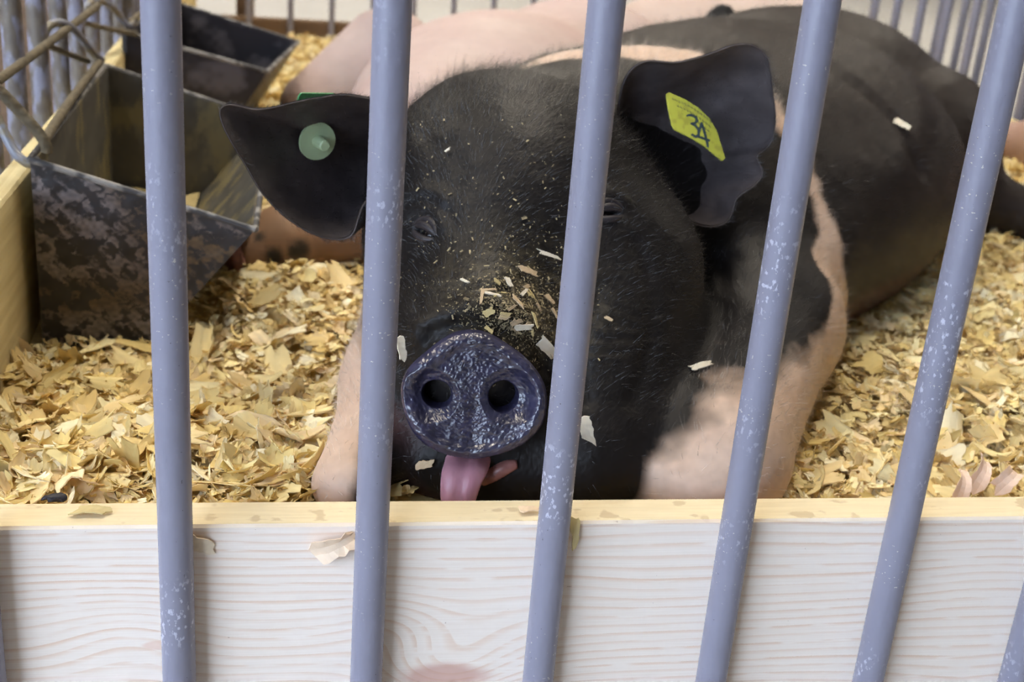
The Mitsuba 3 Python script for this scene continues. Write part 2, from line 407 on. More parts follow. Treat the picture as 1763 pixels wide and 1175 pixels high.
def surface(f, lo, hi, h, B=8):
    """Surface nets of f = 0 on a grid of step h; only blocks of cells near the surface are evaluated."""
    lo = np.array(lo, float)
    nb = np.ceil((np.array(hi) - lo) / (h * B)).astype(int)
    n = nb * B + 1
    bi = np.stack(np.meshgrid(*[np.arange(k) for k in nb], indexing='ij'), -1).reshape(-1, 3)
    d = f(lo + (bi + 0.5) * B * h)
    val = np.repeat(np.repeat(np.repeat(np.where(d < 0, -1, 1).astype(np.float32).reshape(nb), B, 0), B, 1), B, 2)
    val = np.pad(val, ((0, 1), (0, 1), (0, 1)), mode='edge')
    near = bi[np.abs(d) < B * h * 1.45]
    o = np.stack(np.meshgrid(*[np.arange(B + 1)] * 3, indexing='ij'), -1).reshape(-1, 3)
    for s in range(0, len(near), 1500):
        g = near[s:s + 1500, None, :] * B + o[None]
        g = g.reshape(-1, 3)
        val[g[:, 0], g[:, 1], g[:, 2]] = f(lo + g * h)
    neg = val < 0
    acc, cnt = {}, None
    nc = n - 1
    count = np.zeros(nc, np.int8)
    edges = []
    for ax in range(3):
        a = [slice(None)] * 3
        b = [slice(None)] * 3
        a[ax], b[ax] = slice(0, -1), slice(1, None)
        i = np.argwhere(neg[tuple(a)] != neg[tuple(b)])
        v0 = val[i[:, 0], i[:, 1], i[:, 2]]
        j = i.copy()
        j[:, ax] += 1
        v1 = val[j[:, 0], j[:, 1], j[:, 2]]
        t = v0 / (v0 - v1)
        pos = i.astype(float)
        pos[:, ax] += t
        edges.append((ax, i, pos, v0 < 0))
    ids = np.full(int(np.prod(nc)), -1, np.int64)
    keys, poss = [], []
    quads = []
    for ax, i, pos, inside in edges:
        u, w = (ax + 1) % 3, (ax + 2) % 3
        ok = (i[:, u] > 0) & (i[:, w] > 0) & (i[:, u] < nc[u]) & (i[:, w] < nc[w])
        i, pos, inside = i[ok], pos[ok], inside[ok]
        q = []
        for du, dw in ((-1, -1), (0, -1), (0, 0), (-1, 0)):
            c = i.copy()
            c[:, u] += du
            c[:, w] += dw
            k = (c[:, 0] * nc[1] + c[:, 1]) * nc[2] + c[:, 2]
            q.append(k)
            keys.append(k)
            poss.append(pos)
        q = np.stack(q, 1)
        quads.append(np.where(inside[:, None], q, q[:, ::-1]))
    keys, poss = np.concatenate(keys), np.concatenate(poss)
    uniq, inv = np.unique(keys, return_inverse=True)
    m = np.bincount(inv)
    V = np.stack([np.bincount(inv, poss[:, k]) / m for k in range(3)], 1)
    ids[uniq] = np.arange(len(uniq))
    Q = ids[np.concatenate(quads)]
    V = lo + V * h
    for _ in range(2):                      # pull onto the surface
        g = gradient(f, V, h * 0.5)
        V = V - g * np.clip(f(V), -h, h)[:, None] * 0.8
    return V, np.vstack([Q[:, [0, 1, 2]], Q[:, [0, 2, 3]]])


def gradient(f, P, e=0.002):
    g = np.stack([f(P + np.eye(3)[k] * e) - f(P - np.eye(3)[k] * e) for k in range(3)], 1)
    return g / np.maximum(np.linalg.norm(g, axis=1, keepdims=True), 1e-9)


def march(f, px, py, t0=0.6, t1=3.2):
    """Where the view rays through the pixels meet f = 0 (nan where they miss)."""
    px, py = np.atleast_1d(np.asarray(px, float)), np.atleast_1d(np.asarray(py, float))
    d = RIGHT * ((px - PW / 2) / FOC)[:, None] + DOWN * ((py - PH / 2) / FOC)[:, None] + FWD
    L = np.linalg.norm(d, axis=1, keepdims=True)
    d = d / L
    t = np.full(len(px), t0)
    for _ in range(90):
        t = t + np.clip(f(EYE + d * t[:, None]), -0.05, 0.08) * 0.85
    P = EYE + d * t[:, None]
    P[(np.abs(f(P)) > 0.004) | (t > t1)] = np.nan
    return P


# ------------------------------------------------------------------ the black and white pig
HEAD = math.degrees(0)
BY = -38.0        # heading of the trunk: away from the camera and to the right
pig_parts = [
    (el((.207, .375, .445), (.125, .135, .125)), 0),                       # skull
    (rc((.198, .325, .425), (.151, .185, .380), .095, .060), .05),          # face down to the muzzle
    (rc((.151, .185, .380), (.148, .154, .370), .060, .053), .02),
    (rc((.165, .165, .296), (.225, .33, .310), .038, .085), .04),           # lower jaw
    (el((.305, .34, .375), (.105, .130, .125)), .06),                       # jowls
    (el((.136, .37, .375), (.062, .110, .115)), .05),
    (el((.270, .275, .315), (.112, .140, .110)), .05),
    (el((.262, .225, .282), (.095, .130, .075)), .03),
    (el((.135, .265, .278), (.085, .150, .075)), .03),
    (el((.195, .235, .268), (.085, .125, .062)), .03),
    (el((.118, .240, .330), (.052, .090, .075)), .03),
    (rc((.215, .43, .430), (.37, .66, .385), .132, .143), .07),               # neck
    (el((.385, .655, .385), (.258, .235, .165), BY), .07),                    # shoulders
    (el((.615, .87, .375), (.325, .47, .208), BY), .08),                     # barrel
    (el((.86, 1.24, .398), (.26, .29, .172), BY), .035),                      # rump
    (el((1.03, 1.12, .350), (.140, .20, .150), BY), .018),                  # ham
    (rc((1.02, 1.08, .31), (1.26, .96, .275), .060, .035), .04),            # hind leg lying out
    (rc((1.26, .96, .275), (1.37, .86, .265), .034, .028), .02),
    (rc((.48, .52, .36), (.510, .40, .310), .100, .084), .05),              # right foreleg
    (rc((.510, .40, .310), (.385, .14, .275), .084, .064), .04),
    (rc((.385, .15, .275), (.35, .105, .265), .058, .034), .03),
    (rc((.185, .46, .34), (.099, .27, .295), .085, .049), .05),               # left foreleg
    (rc((.099, .27, .295), (.040, .105, .272), .047, .031), .03),
    (rc((.57, .52, .335), (.91, .94, .335), .092, .100), .05),              # belly resting on the bed
    (el((.22, .42, .31), (.12, .20, .09)), .06),                            # chest
]
base_sdf = blend(pig_parts)


def ridge(pixels, r, k, sink=0.0, carve=False):
    """A fold (or a crease) of the skin, following the surface through the pixels."""
    P = march(base_sdf, [p[0] for p in pixels], [p[1] for p in pixels])
    P = P[~np.isnan(P[:, 0])]
    if len(P) < 2:
        return
    P = spline(P - gradient(base_sdf, P) * sink, 4 * len(P))
    P = P - gradient(base_sdf, P) * (base_sdf(P) + sink)[:, None]
    pig_parts.append((chain(P, r), -k if carve else k))


ridge([(700, 612), (722, 578), (760, 552), (806, 540), (860, 543), (905, 560), (940, 590), (962, 632)], .0100, .008, -.0010)   # fold behind the disc
ridge([(735, 580), (770, 562), (812, 556), (860, 560), (900, 578), (930, 606)], .0028, .006, -.0005, True)
ridge([(706, 565), (740, 535), (790, 520), (850, 520), (910, 532), (955, 562)], .0060, .012, .0030)
ridge([(690, 640), (700, 560), (712, 510), (726, 470)], .0045, .012, -.002, True)              # side of the muzzle
ridge([(1010, 690), (1000, 620), (1012, 560), (1030, 500)], .0045, .012, -.004, True)
ridge([(1425, 108), (1470, 140), (1520, 182), (1556, 228), (1585, 290)], .005, .022, -.002, True)   # crease before the haunch
ridge([(700, 372), (716, 362), (736, 362), (754, 374), (762, 392)], .0050, .008, .0022)       # brows
ridge([(1018, 352), (1034, 338), (1056, 336), (1074, 346)], .0050, .008, .0022)
ridge([(696, 345), (716, 332), (742, 332), (766, 346)], .0050, .010, .0028)
ridge([(1096, 420), (1120, 500), (1120, 590), (1090, 690)], .004, .014, -.0045, True)           # cheek and neck creases
ridge([(1215, 400), (1240, 480), (1236, 560), (1205, 640)], .004, .014, -.0045, True)
eyeL, eyeR = march(base_sdf, [729, 1048], [400, 368])
eyes = []
for e, sgn in ((eyeL, -1), (eyeR, 1)):
    n_ = gradient(base_sdf, e[None])[0]
    u_ = np.cross(n_, [0, 0, 1.0]) * -1
    u_ = u_ - n_ * (u_ @ n_)
    u_ /= np.linalg.norm(u_)
    w_ = np.cross(n_, u_)
    w_ = w_ if w_[2] > 0 else -w_
    eyes.append((e, n_, u_, w_))
    arc = [e + u_ * t * .017 + w_ * (.0062 * (1 - t * t)) - n_ * (.002 + .004 * t * t) for t in np.linspace(-1, 1, 6)]
    pig_parts.append((chain(arc, .0046), .005))
    arc = [e + u_ * t * .017 - w_ * (.0060 * (1 - t * t)) - n_ * (.003 + .004 * t * t) for t in np.linspace(-1, 1, 6)]
    pig_parts.append((chain(arc, .0040), .005))
    slit = [e + u_ * t * .0125 + n_ * .001 for t in (-1, 0, 1)]
    pig_parts.append((chain(slit, .0030), -.004))
    slit = [e + u_ * t * .009 - n_ * .005 for t in (-1, 1)]
    pig_parts.append((chain(slit, .0036), -.003))
pig_sdf = blend(pig_parts)
PV, PF = surface(pig_sdf, (-.06, .02, .17), (1.44, 1.62, .64), 0.0042)
pn = gradient(pig_sdf, PV)
# wrinkles of the face and neck, soft unevenness of the trunk
wr = np.sin((PV[:, 2] * 1.0 + 0.25 * PV[:, 1] + 0.03 * meshkit.noise(PV * 22)) * 520) * np.exp(-((PV[:, 1] - .15) / .035) ** 2) * (PV[:, 2] > .37) * .0009
PV = PV + pn * (wr + (meshkit.fbm(PV * 14, 3, 3) - .5) * .006 + (meshkit.fbm(PV * 70, 2, 5) - .5) * .0016)[:, None]


def belt(P):
    """1 on the white belt and forelegs, 0 on the black hair."""
    j = (meshkit.fbm(P * 30, 3, 9) - .5) * .03
    s = P[:, 1] * .93 + P[:, 0] * .36 + j * .6
    z = P[:, 2]
    lo = np.interp(z, [.345, .365, .386, .409, .446, .515, .567], [.47, .52, .545, .605, .632, .675, .715])
    hi = np.interp(z, [.27, .36, .402, .447, .479, .522, .54, .573], [.66, .628, .640, .655, .676, .713, .742, .817])
    right = P[:, 0] + .35 * (z - .30) > .33
    band = np.clip((s - lo) / .010, 0, 1) * np.clip((hi - s) / .008, 0, 1) * right
    low = np.clip((np.minimum(.373 + .67 * (P[:, 0] - .406), .353) - z + j * .8) / .016, 0, 1) * np.clip((P[:, 0] - .30) / .01, 0, 1) * (s < hi)
    left = np.clip((.36 - z + j) / .03, 0, 1) * np.clip((.034 + .2 * P[:, 1] - P[:, 0] + j * .5) / .010, 0, 1) * (P[:, 1] < .55)
    return np.clip(np.maximum.reduce([band, low, left]), 0, 1)


def pig_colour(P):
    b = belt(P)[:, None]
    n1 = meshkit.fbm(P * 40, 3, 1)[:, None]
    n2 = meshkit.fbm(P * 160, 2, 2)[:, None]
    black = np.array([.0052, .0047, .0052]) * (1 - n1) + np.array([.0128, .0108, .0105]) * n1
    dust = np.exp(-(((P - [.192, .165, .415]) / [.058, .060, .045]) ** 2).sum(1))[:, None] * np.clip((meshkit.fbm(P * 240, 3, 31)[:, None] - .40) / .22, 0, 1)
    black = black * (1 - .9 * dust) + .9 * dust * np.array([.115, .095, .055])       # sawdust rubbed into the hair over the nose
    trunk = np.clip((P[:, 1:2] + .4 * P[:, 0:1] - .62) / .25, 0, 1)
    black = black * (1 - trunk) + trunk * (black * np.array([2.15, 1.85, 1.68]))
    pink = np.array([.47, .32, .235]) * (1 - n1) + np.array([.55, .42, .33]) * n1
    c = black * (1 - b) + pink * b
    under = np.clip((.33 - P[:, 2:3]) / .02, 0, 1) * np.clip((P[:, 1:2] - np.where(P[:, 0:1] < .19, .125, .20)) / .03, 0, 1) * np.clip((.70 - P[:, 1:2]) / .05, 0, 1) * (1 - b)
    c = c * (1 - under) + under * np.array([.055, .022, .022])       # deep shade under chin and breast, painted in as dark red
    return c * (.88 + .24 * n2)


pig = thing('pig', 'black pig with a white belt lying in the shavings, tongue out, facing the front bars', 'pig')
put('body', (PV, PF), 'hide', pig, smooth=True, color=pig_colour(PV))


# eyes
for e, n_, u_, w_ in eyes:
    sph = trimesh.creation.icosphere(3, 0.0080)
    sph.apply_translation(e - n_ * .0118)
    put('eye', sph, 'wet_eye', pig, smooth=True)
    tt = np.linspace(-1, 1, 15)
    for dz, rr_, lift in ((.0062, .0040, .001), (-.0058, .0034, .0005), (.0125, .0030, .0004)):
        pts = np.array([e + u_ * t * (.0165 + abs(dz) * .3) + w_ * dz * (1 - .85 * t * t) + n_ * (lift - .0045 * t * t) for t in tt])
        pts = pts - gradient(pig_sdf, pts) * np.clip(pig_sdf(pts) + .0004, -.004, .004)[:, None] * (abs(dz) > .01)
        lidm = tube(pts, rr_ * (1 - .75 * tt ** 2) + .0004, 12)
        n1_ = meshkit.fbm(lidm.vertices * 300, 2, 3)[:, None]
        put('eyelid', lidm, 'ear_skin', pig, smooth=True, color=np.array([.012, .010, .012]) * (1 - n1_) + np.array([.032, .027, .031]) * n1_)

# snout disc -------------------------------------------------------
SN_C = at(817, 686, .092)
SN_N = np.array([-.10, -.93, .30])
SN_N /= np.linalg.norm(SN_N)
SN_U = np.cross([0, 0, 1], -SN_N)
SN_U = -SN_U / np.linalg.norm(SN_U)
SN_U = SN_U if SN_U @ RIGHT > 0 else -SN_U
SN_V = np.cross(SN_N, SN_U)
SN_V = SN_V if SN_V[2] > 0 else -SN_V


def snout_uv(x, y):
    v = ray(x, y)
    P = EYE + v * (((SN_C - EYE) @ SN_N) / (v @ SN_N))
    return np.array([(P - SN_C) @ SN_U, (P - SN_C) @ SN_V])


sn_out = [(690, 682), (693, 655), (706, 632), (730, 610), (755, 590), (780, 575), (808, 569), (838, 573), (866, 588), (895, 608), (920, 632), (938, 662), (943, 695), (936, 730), (915, 757), (885, 776), (850, 787), (818, 793), (797, 791), (770, 786), (738, 772), (712, 748), (697, 716)]
sn_poly = np.array([snout_uv(*p) for p in sn_out])
from scipy.interpolate import CubicSpline
_s = np.linspace(0, 1, len(sn_poly) + 1)
_cs = CubicSpline(_s, np.vstack([sn_poly, sn_poly[:1]]), bc_type='periodic')
NT, NR = 260, 120
th = np.arange(NT) / NT
out = _cs(th)
rad = np.linspace(0, 1, NR + 1)[1:]
nost = [(snout_uv(752, 680), .0122, .0112), (snout_uv(867, 684), .0124, .0128)]
wells = [(snout_uv(739, 682), .0205, .0190), (snout_uv(878, 683), .0205, .0195)]


def snout_height(q):
    h = np.zeros(len(q))
    for (c, a, b), (cw, aw, bw) in zip(nost, wells):
        dw = np.sqrt(((q[:, 0] - cw[0]) / aw) ** 2 + ((q[:, 1] - cw[1]) / bw) ** 2)
        h -= .0135 * np.clip(1 - (dw / 1.25) ** 2, 0, 1) ** 1.2
        dn = np.sqrt(((q[:, 0] - c[0]) / a) ** 2 + ((q[:, 1] - c[1]) / b) ** 2)
        s = np.clip((1.08 - dn) / .25, 0, 1)
        h -= .026 * s * s * (3 - 2 * s)
    h -= .0022 * np.exp(-((q[:, 0] - .0) / .006) ** 2) * (q[:, 1] < .02) * (np.clip((.02 - q[:, 1]) / .02, 0, 1))
    h += .0016 * np.exp(-((q[:, 0]) / .006) ** 2) * np.clip((q[:, 1] - .03) / .01, 0, 1)
    q3 = np.stack([q[:, 0], q[:, 1], 0 * q[:, 0]], 1)
    h += (meshkit.fbm(q3 * 260, 3, 4) - .5) * .0016 + (meshkit.noise(q3 * 600, 8) - .5) * .0006
    # beads of moisture on the upper half
    bead = np.clip((meshkit.noise(q3 * 330, 21) - .80) / .12, 0, 1)
    h += .0012 * bead * np.clip((q[:, 1] - .012) / .012, 0, 1)
    return h


sv = [np.zeros((1, 2))] + [out * r for r in rad]
sq = np.vstack(sv)
rr = np.concatenate([[0], np.repeat(rad, NT)])
sh = snout_height(sq) * np.clip((1.0 - rr) / .04 + .3, 0, 1) + .0045 * np.exp(-((rr - .86) / .10) ** 2) - .007 * np.clip((rr - .955) / .045, 0, 1) ** 2 + .004 * (1 - rr ** 2)
sP = SN_C + sq[:, :1] * SN_U + sq[:, 1:] * SN_V + sh[:, None] * SN_N
# the side of the pad, going back into the muzzle
back = []
for k, (sc, dz) in enumerate(((1.0, -.013), (.98, -.020), (.92, -.032), (.80, -.048))):
    back.append(SN_C + out[:, :1] * sc * SN_U + out[:, 1:] * sc * SN_V + dz * SN_N)
sP = np.vstack([sP] + back)
sF = [[0, 1 + k, 1 + (k + 1) % NT] for k in range(NT)]
a = (1 + np.arange(NR + 3)[:, None] * NT + np.arange(NT)[None]).reshape(-1)
b = (1 + np.arange(NR + 3)[:, None] * NT + (np.arange(NT)[None] + 1) % NT).reshape(-1)
sF = np.vstack([np.array(sF), np.stack([a, a + NT, b + NT], 1), np.stack([a, b + NT, b], 1)])
q3 = np.vstack([sq, np.tile(out, (4, 1))])
n1 = meshkit.fbm(np.column_stack([q3, 0 * q3[:, 0]]) * 120, 3, 6)[:, None]
sc = np.array([.011, .011, .024]) * (1 - n1) + np.array([.036, .034, .078]) * n1
inn = np.zeros(len(q3))
for (c, a_, b_) in nost:
    inn = np.maximum(inn, np.clip((1.05 - np.sqrt(((q3[:, 0] - c[0]) / a_) ** 2 + ((q3[:, 1] - c[1]) / b_) ** 2)) / .2, 0, 1))
put('snout', (sP, sF), 'snout_skin', pig, smooth=True, color=sc)
tag(pig + '__snout', 'wet blue-black snout disc')

# tongue -------------------------------------------------------------
tg = np.array([at(808, 770, .125), at(803, 797, .102), at(797, 815, .088), at(792, 840, .081), at(789, 862, .078), at(788, 885, .079)])
tp = spline(tg, 26)
tw = np.interp(np.linspace(0, 1, 26), [0, .3, .6, .85, 1], [.020, .0195, .0172, .0150, .007])
tv, tf, S = [], [], 28
for i, (p, w) in enumerate(zip(tp, tw)):
    t = tp[min(i + 1, 25)] - tp[max(i - 1, 0)]
    t /= np.linalg.norm(t)
    u = SN_U - t * (SN_U @ t)
    u /= np.linalg.norm(u)
    m = np.cross(u, t)
    m = m if m[1] < 0 else -m
    for k in range(S):
        a_ = 2 * math.pi * k / S
        ca, sa = math.cos(a_), math.sin(a_)
        groove = -.0035 * math.exp(-(ca / .28) ** 2) if sa > 0 else 0
        tv.append(p + u * (w * ca) + m * (.0055 * sa + groove - .004 * ca * ca))
    if i:
        for k in range(S):
            a_, b_ = (i - 1) * S + k, (i - 1) * S + (k + 1) % S
            tf += [[a_, b_, b_ + S], [a_, b_ + S, a_ + S]]
for k in range(1, S - 1):
    tf.append([25 * S, 25 * S + k, 25 * S + k + 1])
put('tongue', (np.array(tv), np.array(tf)), 'tongue_skin', pig, smooth=True)
tag(pig + '__tongue', 'pink tongue hanging out')
_l = [(830, 832), (842, 822), (858, 812), (874, 804), (890, 800)]
lp = spline(march(pig_sdf, [p[0] for p in _l], [p[1] for p in _l]) + FWD * .0005, 20)
put('lower_lip', tube(lp, .0068 * np.sin(np.linspace(.35, 2.7, 20)) ** .6, 14), 'lip_skin', pig, smooth=True)
tag(pig + '__lower_lip', 'reddish lower lip')


# ears -----------------------------------------------------------------
def ear(outline, base, dish, thick=.0055, nv=120, nu=34, curl=.010):
    O = spline([at(*p) for p in outline], nv)
    Bp = spline([at(*p) for p in base], nv)
    U = np.linspace(0, 1, nu)
    g = np.zeros((nu, nv, 3))
    away = FWD
    for i, u in enumerate(U):
        P = Bp * (1 - u) + O * u
        prof = dish * math.sin(math.pi * u ** 0.9) - 1.3 * curl * max(0, (u - .76) / .24) ** 1.8
        g[i] = P + away * prof
    P3 = g.reshape(-1, 3)
    g = (P3 + away * ((meshkit.fbm(P3 * 30, 3, 2) - .5) * .010)[:, None]).reshape(nu, nv, 3)
    du, dv = np.gradient(g, axis=0), np.gradient(g, axis=1)
    n = np.cross(du, dv)
    n /= np.maximum(np.linalg.norm(n, axis=2, keepdims=True), 1e-9)
    if (n.reshape(-1, 3) @ FWD).mean() > 0:
        n = -n
    tk = thick * (np.clip(1.25 - U, .25, 1) ** .7)[:, None, None]
    front, backs = g + n * tk * .5, g - n * tk * .5
    V = np.vstack([front.reshape(-1, 3), backs.reshape(-1, 3)])
    idx = np.arange(nu * nv).reshape(nu, nv)
    q = np.stack([idx[:-1, :-1], idx[1:, :-1], idx[1:, 1:], idx[:-1, 1:]], -1).reshape(-1, 4)
    N = nu * nv
    F = [q, q[:, ::-1] + N]
    for e in (idx[-1, :], idx[0, :], idx[:, 0], idx[:, -1]):
        F.append(np.stack([e[:-1], e[1:], e[1:] + N, e[:-1] + N], 1))
    F = np.vstack(F)
    m = trimesh.Trimesh(V, np.vstack([F[:, [0, 1, 2]], F[:, [0, 2, 3]]]), process=False)
    return m, g, n


def ear_colour(P, rim):
    n1 = meshkit.fbm(P * 60, 3, 7)[:, None]
    return np.array([.040, .034, .035]) * (1 - n1) + np.array([.110, .094, .095]) * n1


L_OUT = [(712, 205, .42), (680, 182, .40), (650, 176, .375), (600, 167, .35), (555, 172, .335), (515, 180, .325), (470, 191, .315), (430, 190, .305), (402, 184, .298), (386, 193, .292), (388, 215, .290), (405, 250, .292), (430, 292, .298), (455, 333, .303), (490, 371, .310), (535, 401, .318), (580, 414, .325), (606, 408, .330), (616, 388, .337), (626, 358, .350), (655, 345, .375)]
L_BASE = [(715, 240, .44), (690, 262, .452), (680, 285, .452), (690, 318, .43)]
R_OUT = [(1062, 190, .435), (1070, 150, .42), (1090, 120, .405), (1122, 110, .395), (1155, 112, .39), (1200, 103, .385), (1235, 91, .380), (1270, 81, .376), (1300, 87, .376), (1318, 110, .378), (1325, 150, .383), (1330, 195, .390), (1328, 232, .395), (1315, 258, .397), (1298, 274, .392), (1308, 297, .385), (1290, 325, .380), (1264, 345, .375), (1252, 378, .368), (1215, 392, .365), (1165, 372, .365), (1110, 340, .385)]
R_BASE = [(1075, 225, .455), (1110, 225, .472), (1125, 260, .47), (1105, 300, .44)]
ears = []
for o_, b_, d_ in ((L_OUT, L_BASE, .022), (R_OUT, R_BASE, .026)):
    m, g, n = ear(o_, b_, d_)
    k = put('ear', m, 'ear_skin', pig, smooth=True, color=ear_colour(m.vertices, None))
    ears.append((k, m, g, n))


def ear_depth(i, x, y):
    """The Y of the ear's sheet nearest the pixel."""
    g = ears[i][2].reshape(-1, 3)
    X, Yp, _ = project(g)
    j = np.argsort((X - x) ** 2 + (Yp - y) ** 2)[:6]
    return g[j, 1].mean()


# yellow tag in the right ear
def slab(poly, frame, thick, lift=0.0):
    """A px polygon laid on the plane frame = (origin, normal) and given a thickness towards the camera."""
    O, N = frame
    g = []
    for p in getattr(poly, 'geoms', [poly]):
        m = trimesh.creation.extrude_polygon(p, 1.0, engine='earcut')
        V = np.array(m.vertices)
        W = []
        for x, y, z in V:
            v = ray(x, y)
            P = EYE + v * (((O - EYE) @ N) / (v @ N))
            W.append(P + N * (lift + z * thick))
        g.append(trimesh.Trimesh(np.array(W), m.faces, process=True))
    m = trimesh.util.concatenate(g)
    m.fix_normals()
    return m


def plane_of(pts):
    P = np.array([at(*p) for p in pts])
    n = np.cross(P[1] - P[0], P[2] - P[0])
    n /= np.linalg.norm(n)
    return P[0], (n if n @ FWD < 0 else -n)


yt_pl = plane_of([(1146, 165, .368), (1245, 275, .350), (1235, 210, .372)])
yt = Polygon([(1146, 163), (1150, 160), (1178, 172), (1200, 186), (1220, 205), (1232, 225), (1239, 247), (1247, 273), (1243, 278), (1236, 273), (1213, 253), (1190, 239), (1160, 224), (1156, 217), (1150, 190)]).buffer(-1.5).buffer(1.5)
k = put('yellow_ear_tag', slab(yt, yt_pl, .0016), 'yellow_plastic', pig)
tag(k, 'yellow ear tag reading 34')


def strokes(lines, w):
    from shapely import union_all
    return union_all([LineString(l).buffer(w, cap_style='round') for l in lines])


three = [(1182, 200), (1188, 199), (1196, 203), (1199, 209), (1194, 214), (1189, 214), (1195, 217), (1201, 224), (1201, 233), (1196, 237), (1190, 233)]
four = [[(1206, 213), (1200, 236), (1219, 243)], [(1206, 213), (1212, 231), (1217, 253)]]
put('number', slab(strokes([three] + four, 1.9), yt_pl, .0006, .0014), 'tag_ink', k)
pr = []
for r in range(3):
    for j in range(13):
        t = j / 13
        x = 1156 + 70 * t - r * 2
        y = 172 + r * 8 + 22 * t + 20 * t * t
        if r == 0 or (r == 1 and j > 1) or (r == 2 and j > 7):
            pr.append([(x, y - 1), (x + 2.4, y + 1.2 + 1.5 * t)])
put('small_print', slab(strokes(pr, 0.9), yt_pl, .0004, .0014), 'tag_print', k)

# green tag in the left ear: button and stud in front, flap behind
gd = ear_depth(0, 546, 243) - .016
c0 = at(546, 243, gd - .007)
gn = -FWD * .74 + RIGHT * .50 + DOWN * .36
gn /= np.linalg.norm(gn)
u_, w_ = frame_of(gn)
prof = [(0, -.0015), (.0185, -.0015), (.0192, 0), (.0185, .0018), (.0066, .0026), (.0062, .0045), (.0056, .0185), (.0045, .0195), (0, .0195)]
ang = np.arange(40) * 2 * np.pi / 40
ring = np.array([[r * math.cos(a_) * u_ + r * math.sin(a_) * w_ + h * gn for a_ in ang] for r, h in prof]).reshape(-1, 3) + c0
bf_ = []
for i in range(len(prof) - 1):
    for j in range(40):
        a_, b_ = i * 40 + j, i * 40 + (j + 1) % 40
        bf_ += [[a_, a_ + 40, b_ + 40], [a_, b_ + 40, b_]]
k = put('green_tag_button', trimesh.Trimesh(ring, np.array(bf_), process=False), 'green_plastic', pig, smooth=35)
tag(k, 'pale green tag stud in the ear')
gp = plane_of([(508, 185, .368), (580, 163, .395), (575, 240, .425)])
fl = Polygon([(507, 183), (514, 163), (518, 159), (574, 160), (580, 164), (584, 230), (512, 240)]).buffer(-2).buffer(2)
k = put('green_ear_tag', slab(fl, gp, .0016), 'dark_green_plastic', pig)
tag(k, 'green ear tag showing above the ear')


# ------------------------------------------------------------------ bristles
def blades(P, N, D, length, width, colour, seed=0):
    """One thin two-segment blade per root point; D = lay direction."""
    r = np.random.default_rng(seed)
    n = len(P)
    D = D - N * (D * N).sum(1, keepdims=True)
    D /= np.maximum(np.linalg.norm(D, axis=1, keepdims=True), 1e-9)
    D = D + r.normal(0, .28, (n, 3))
    side = np.cross(N, D)
    side /= np.maximum(np.linalg.norm(side, axis=1, keepdims=True), 1e-9)
    L = (length * r.uniform(.6, 1.3, n))[:, None]
    lift = r.uniform(.18, .55, n)[:, None]
    mid = P + L * .5 * (D * .9 + N * lift)
    tip = P + L * (D + N * lift * .8)
    w = width
    V = np.stack([P - side * w - N * .0008, P + side * w - N * .0008, mid - side * w * .7, mid + side * w * .7, tip], 1).reshape(-1, 3)
    o = (np.arange(n) * 5)[:, None, None]
    F = (np.array([[0, 1, 3], [0, 3, 2], [2, 3, 4]])[None] + o).reshape(-1, 3)
    return V, F, np.repeat(colour, 5, axis=0)


tri = PV[PF]
area = np.linalg.norm(np.cross(tri[:, 1] - tri[:, 0], tri[:, 2] - tri[:, 0]), axis=1)
cen = tri.mean(1)
fn = np.cross(tri[:, 1] - tri[:, 0], tri[:, 2] - tri[:, 0])
fn /= np.maximum(np.linalg.norm(fn, axis=1, keepdims=True), 1e-12)
toeye = EYE - cen
toeye /= np.linalg.norm(toeye, axis=1, keepdims=True)
w = area * ((fn * toeye).sum(1) > -.25) * np.where(cen[:, 1] < .75, 1.0, .25) * (cen[:, 2] > .26)
w *= np.where(cen[:, 1] < .135, .15, 1.0) * (1 + 2.0 * (np.abs(cen[:, 1] - .46) < .14) * (cen[:, 2] > .52))
pick = rng.choice(len(w), 40000, p=w / w.sum())
bc = rng.dirichlet((1, 1, 1), len(pick))
HP = (tri[pick] * bc[:, :, None]).sum(1)
HN = fn[pick]
spine = np.array([.45, .75, -.25])
lay = np.tile(spine, (len(HP), 1))
mane = np.clip(1 - np.abs(HP[:, 1] - .46) / .16, 0, 1) * (HP[:, 2] > .5)
hl = .010 + .013 * mane + .004 * (HP[:, 1] > .6)
lay = lay + mane[:, None] * np.array([0, 0, 1.4])
bl = belt(HP)[:, None]
shade = rng.uniform(.5, 1.5, (len(HP), 1))
hc = (np.array([.015, .013, .0125]) * (1 - bl) + np.array([.50, .41, .34]) * bl) * shade
bv = [blades(HP, HN, lay, hl, .00017, hc, 1)]
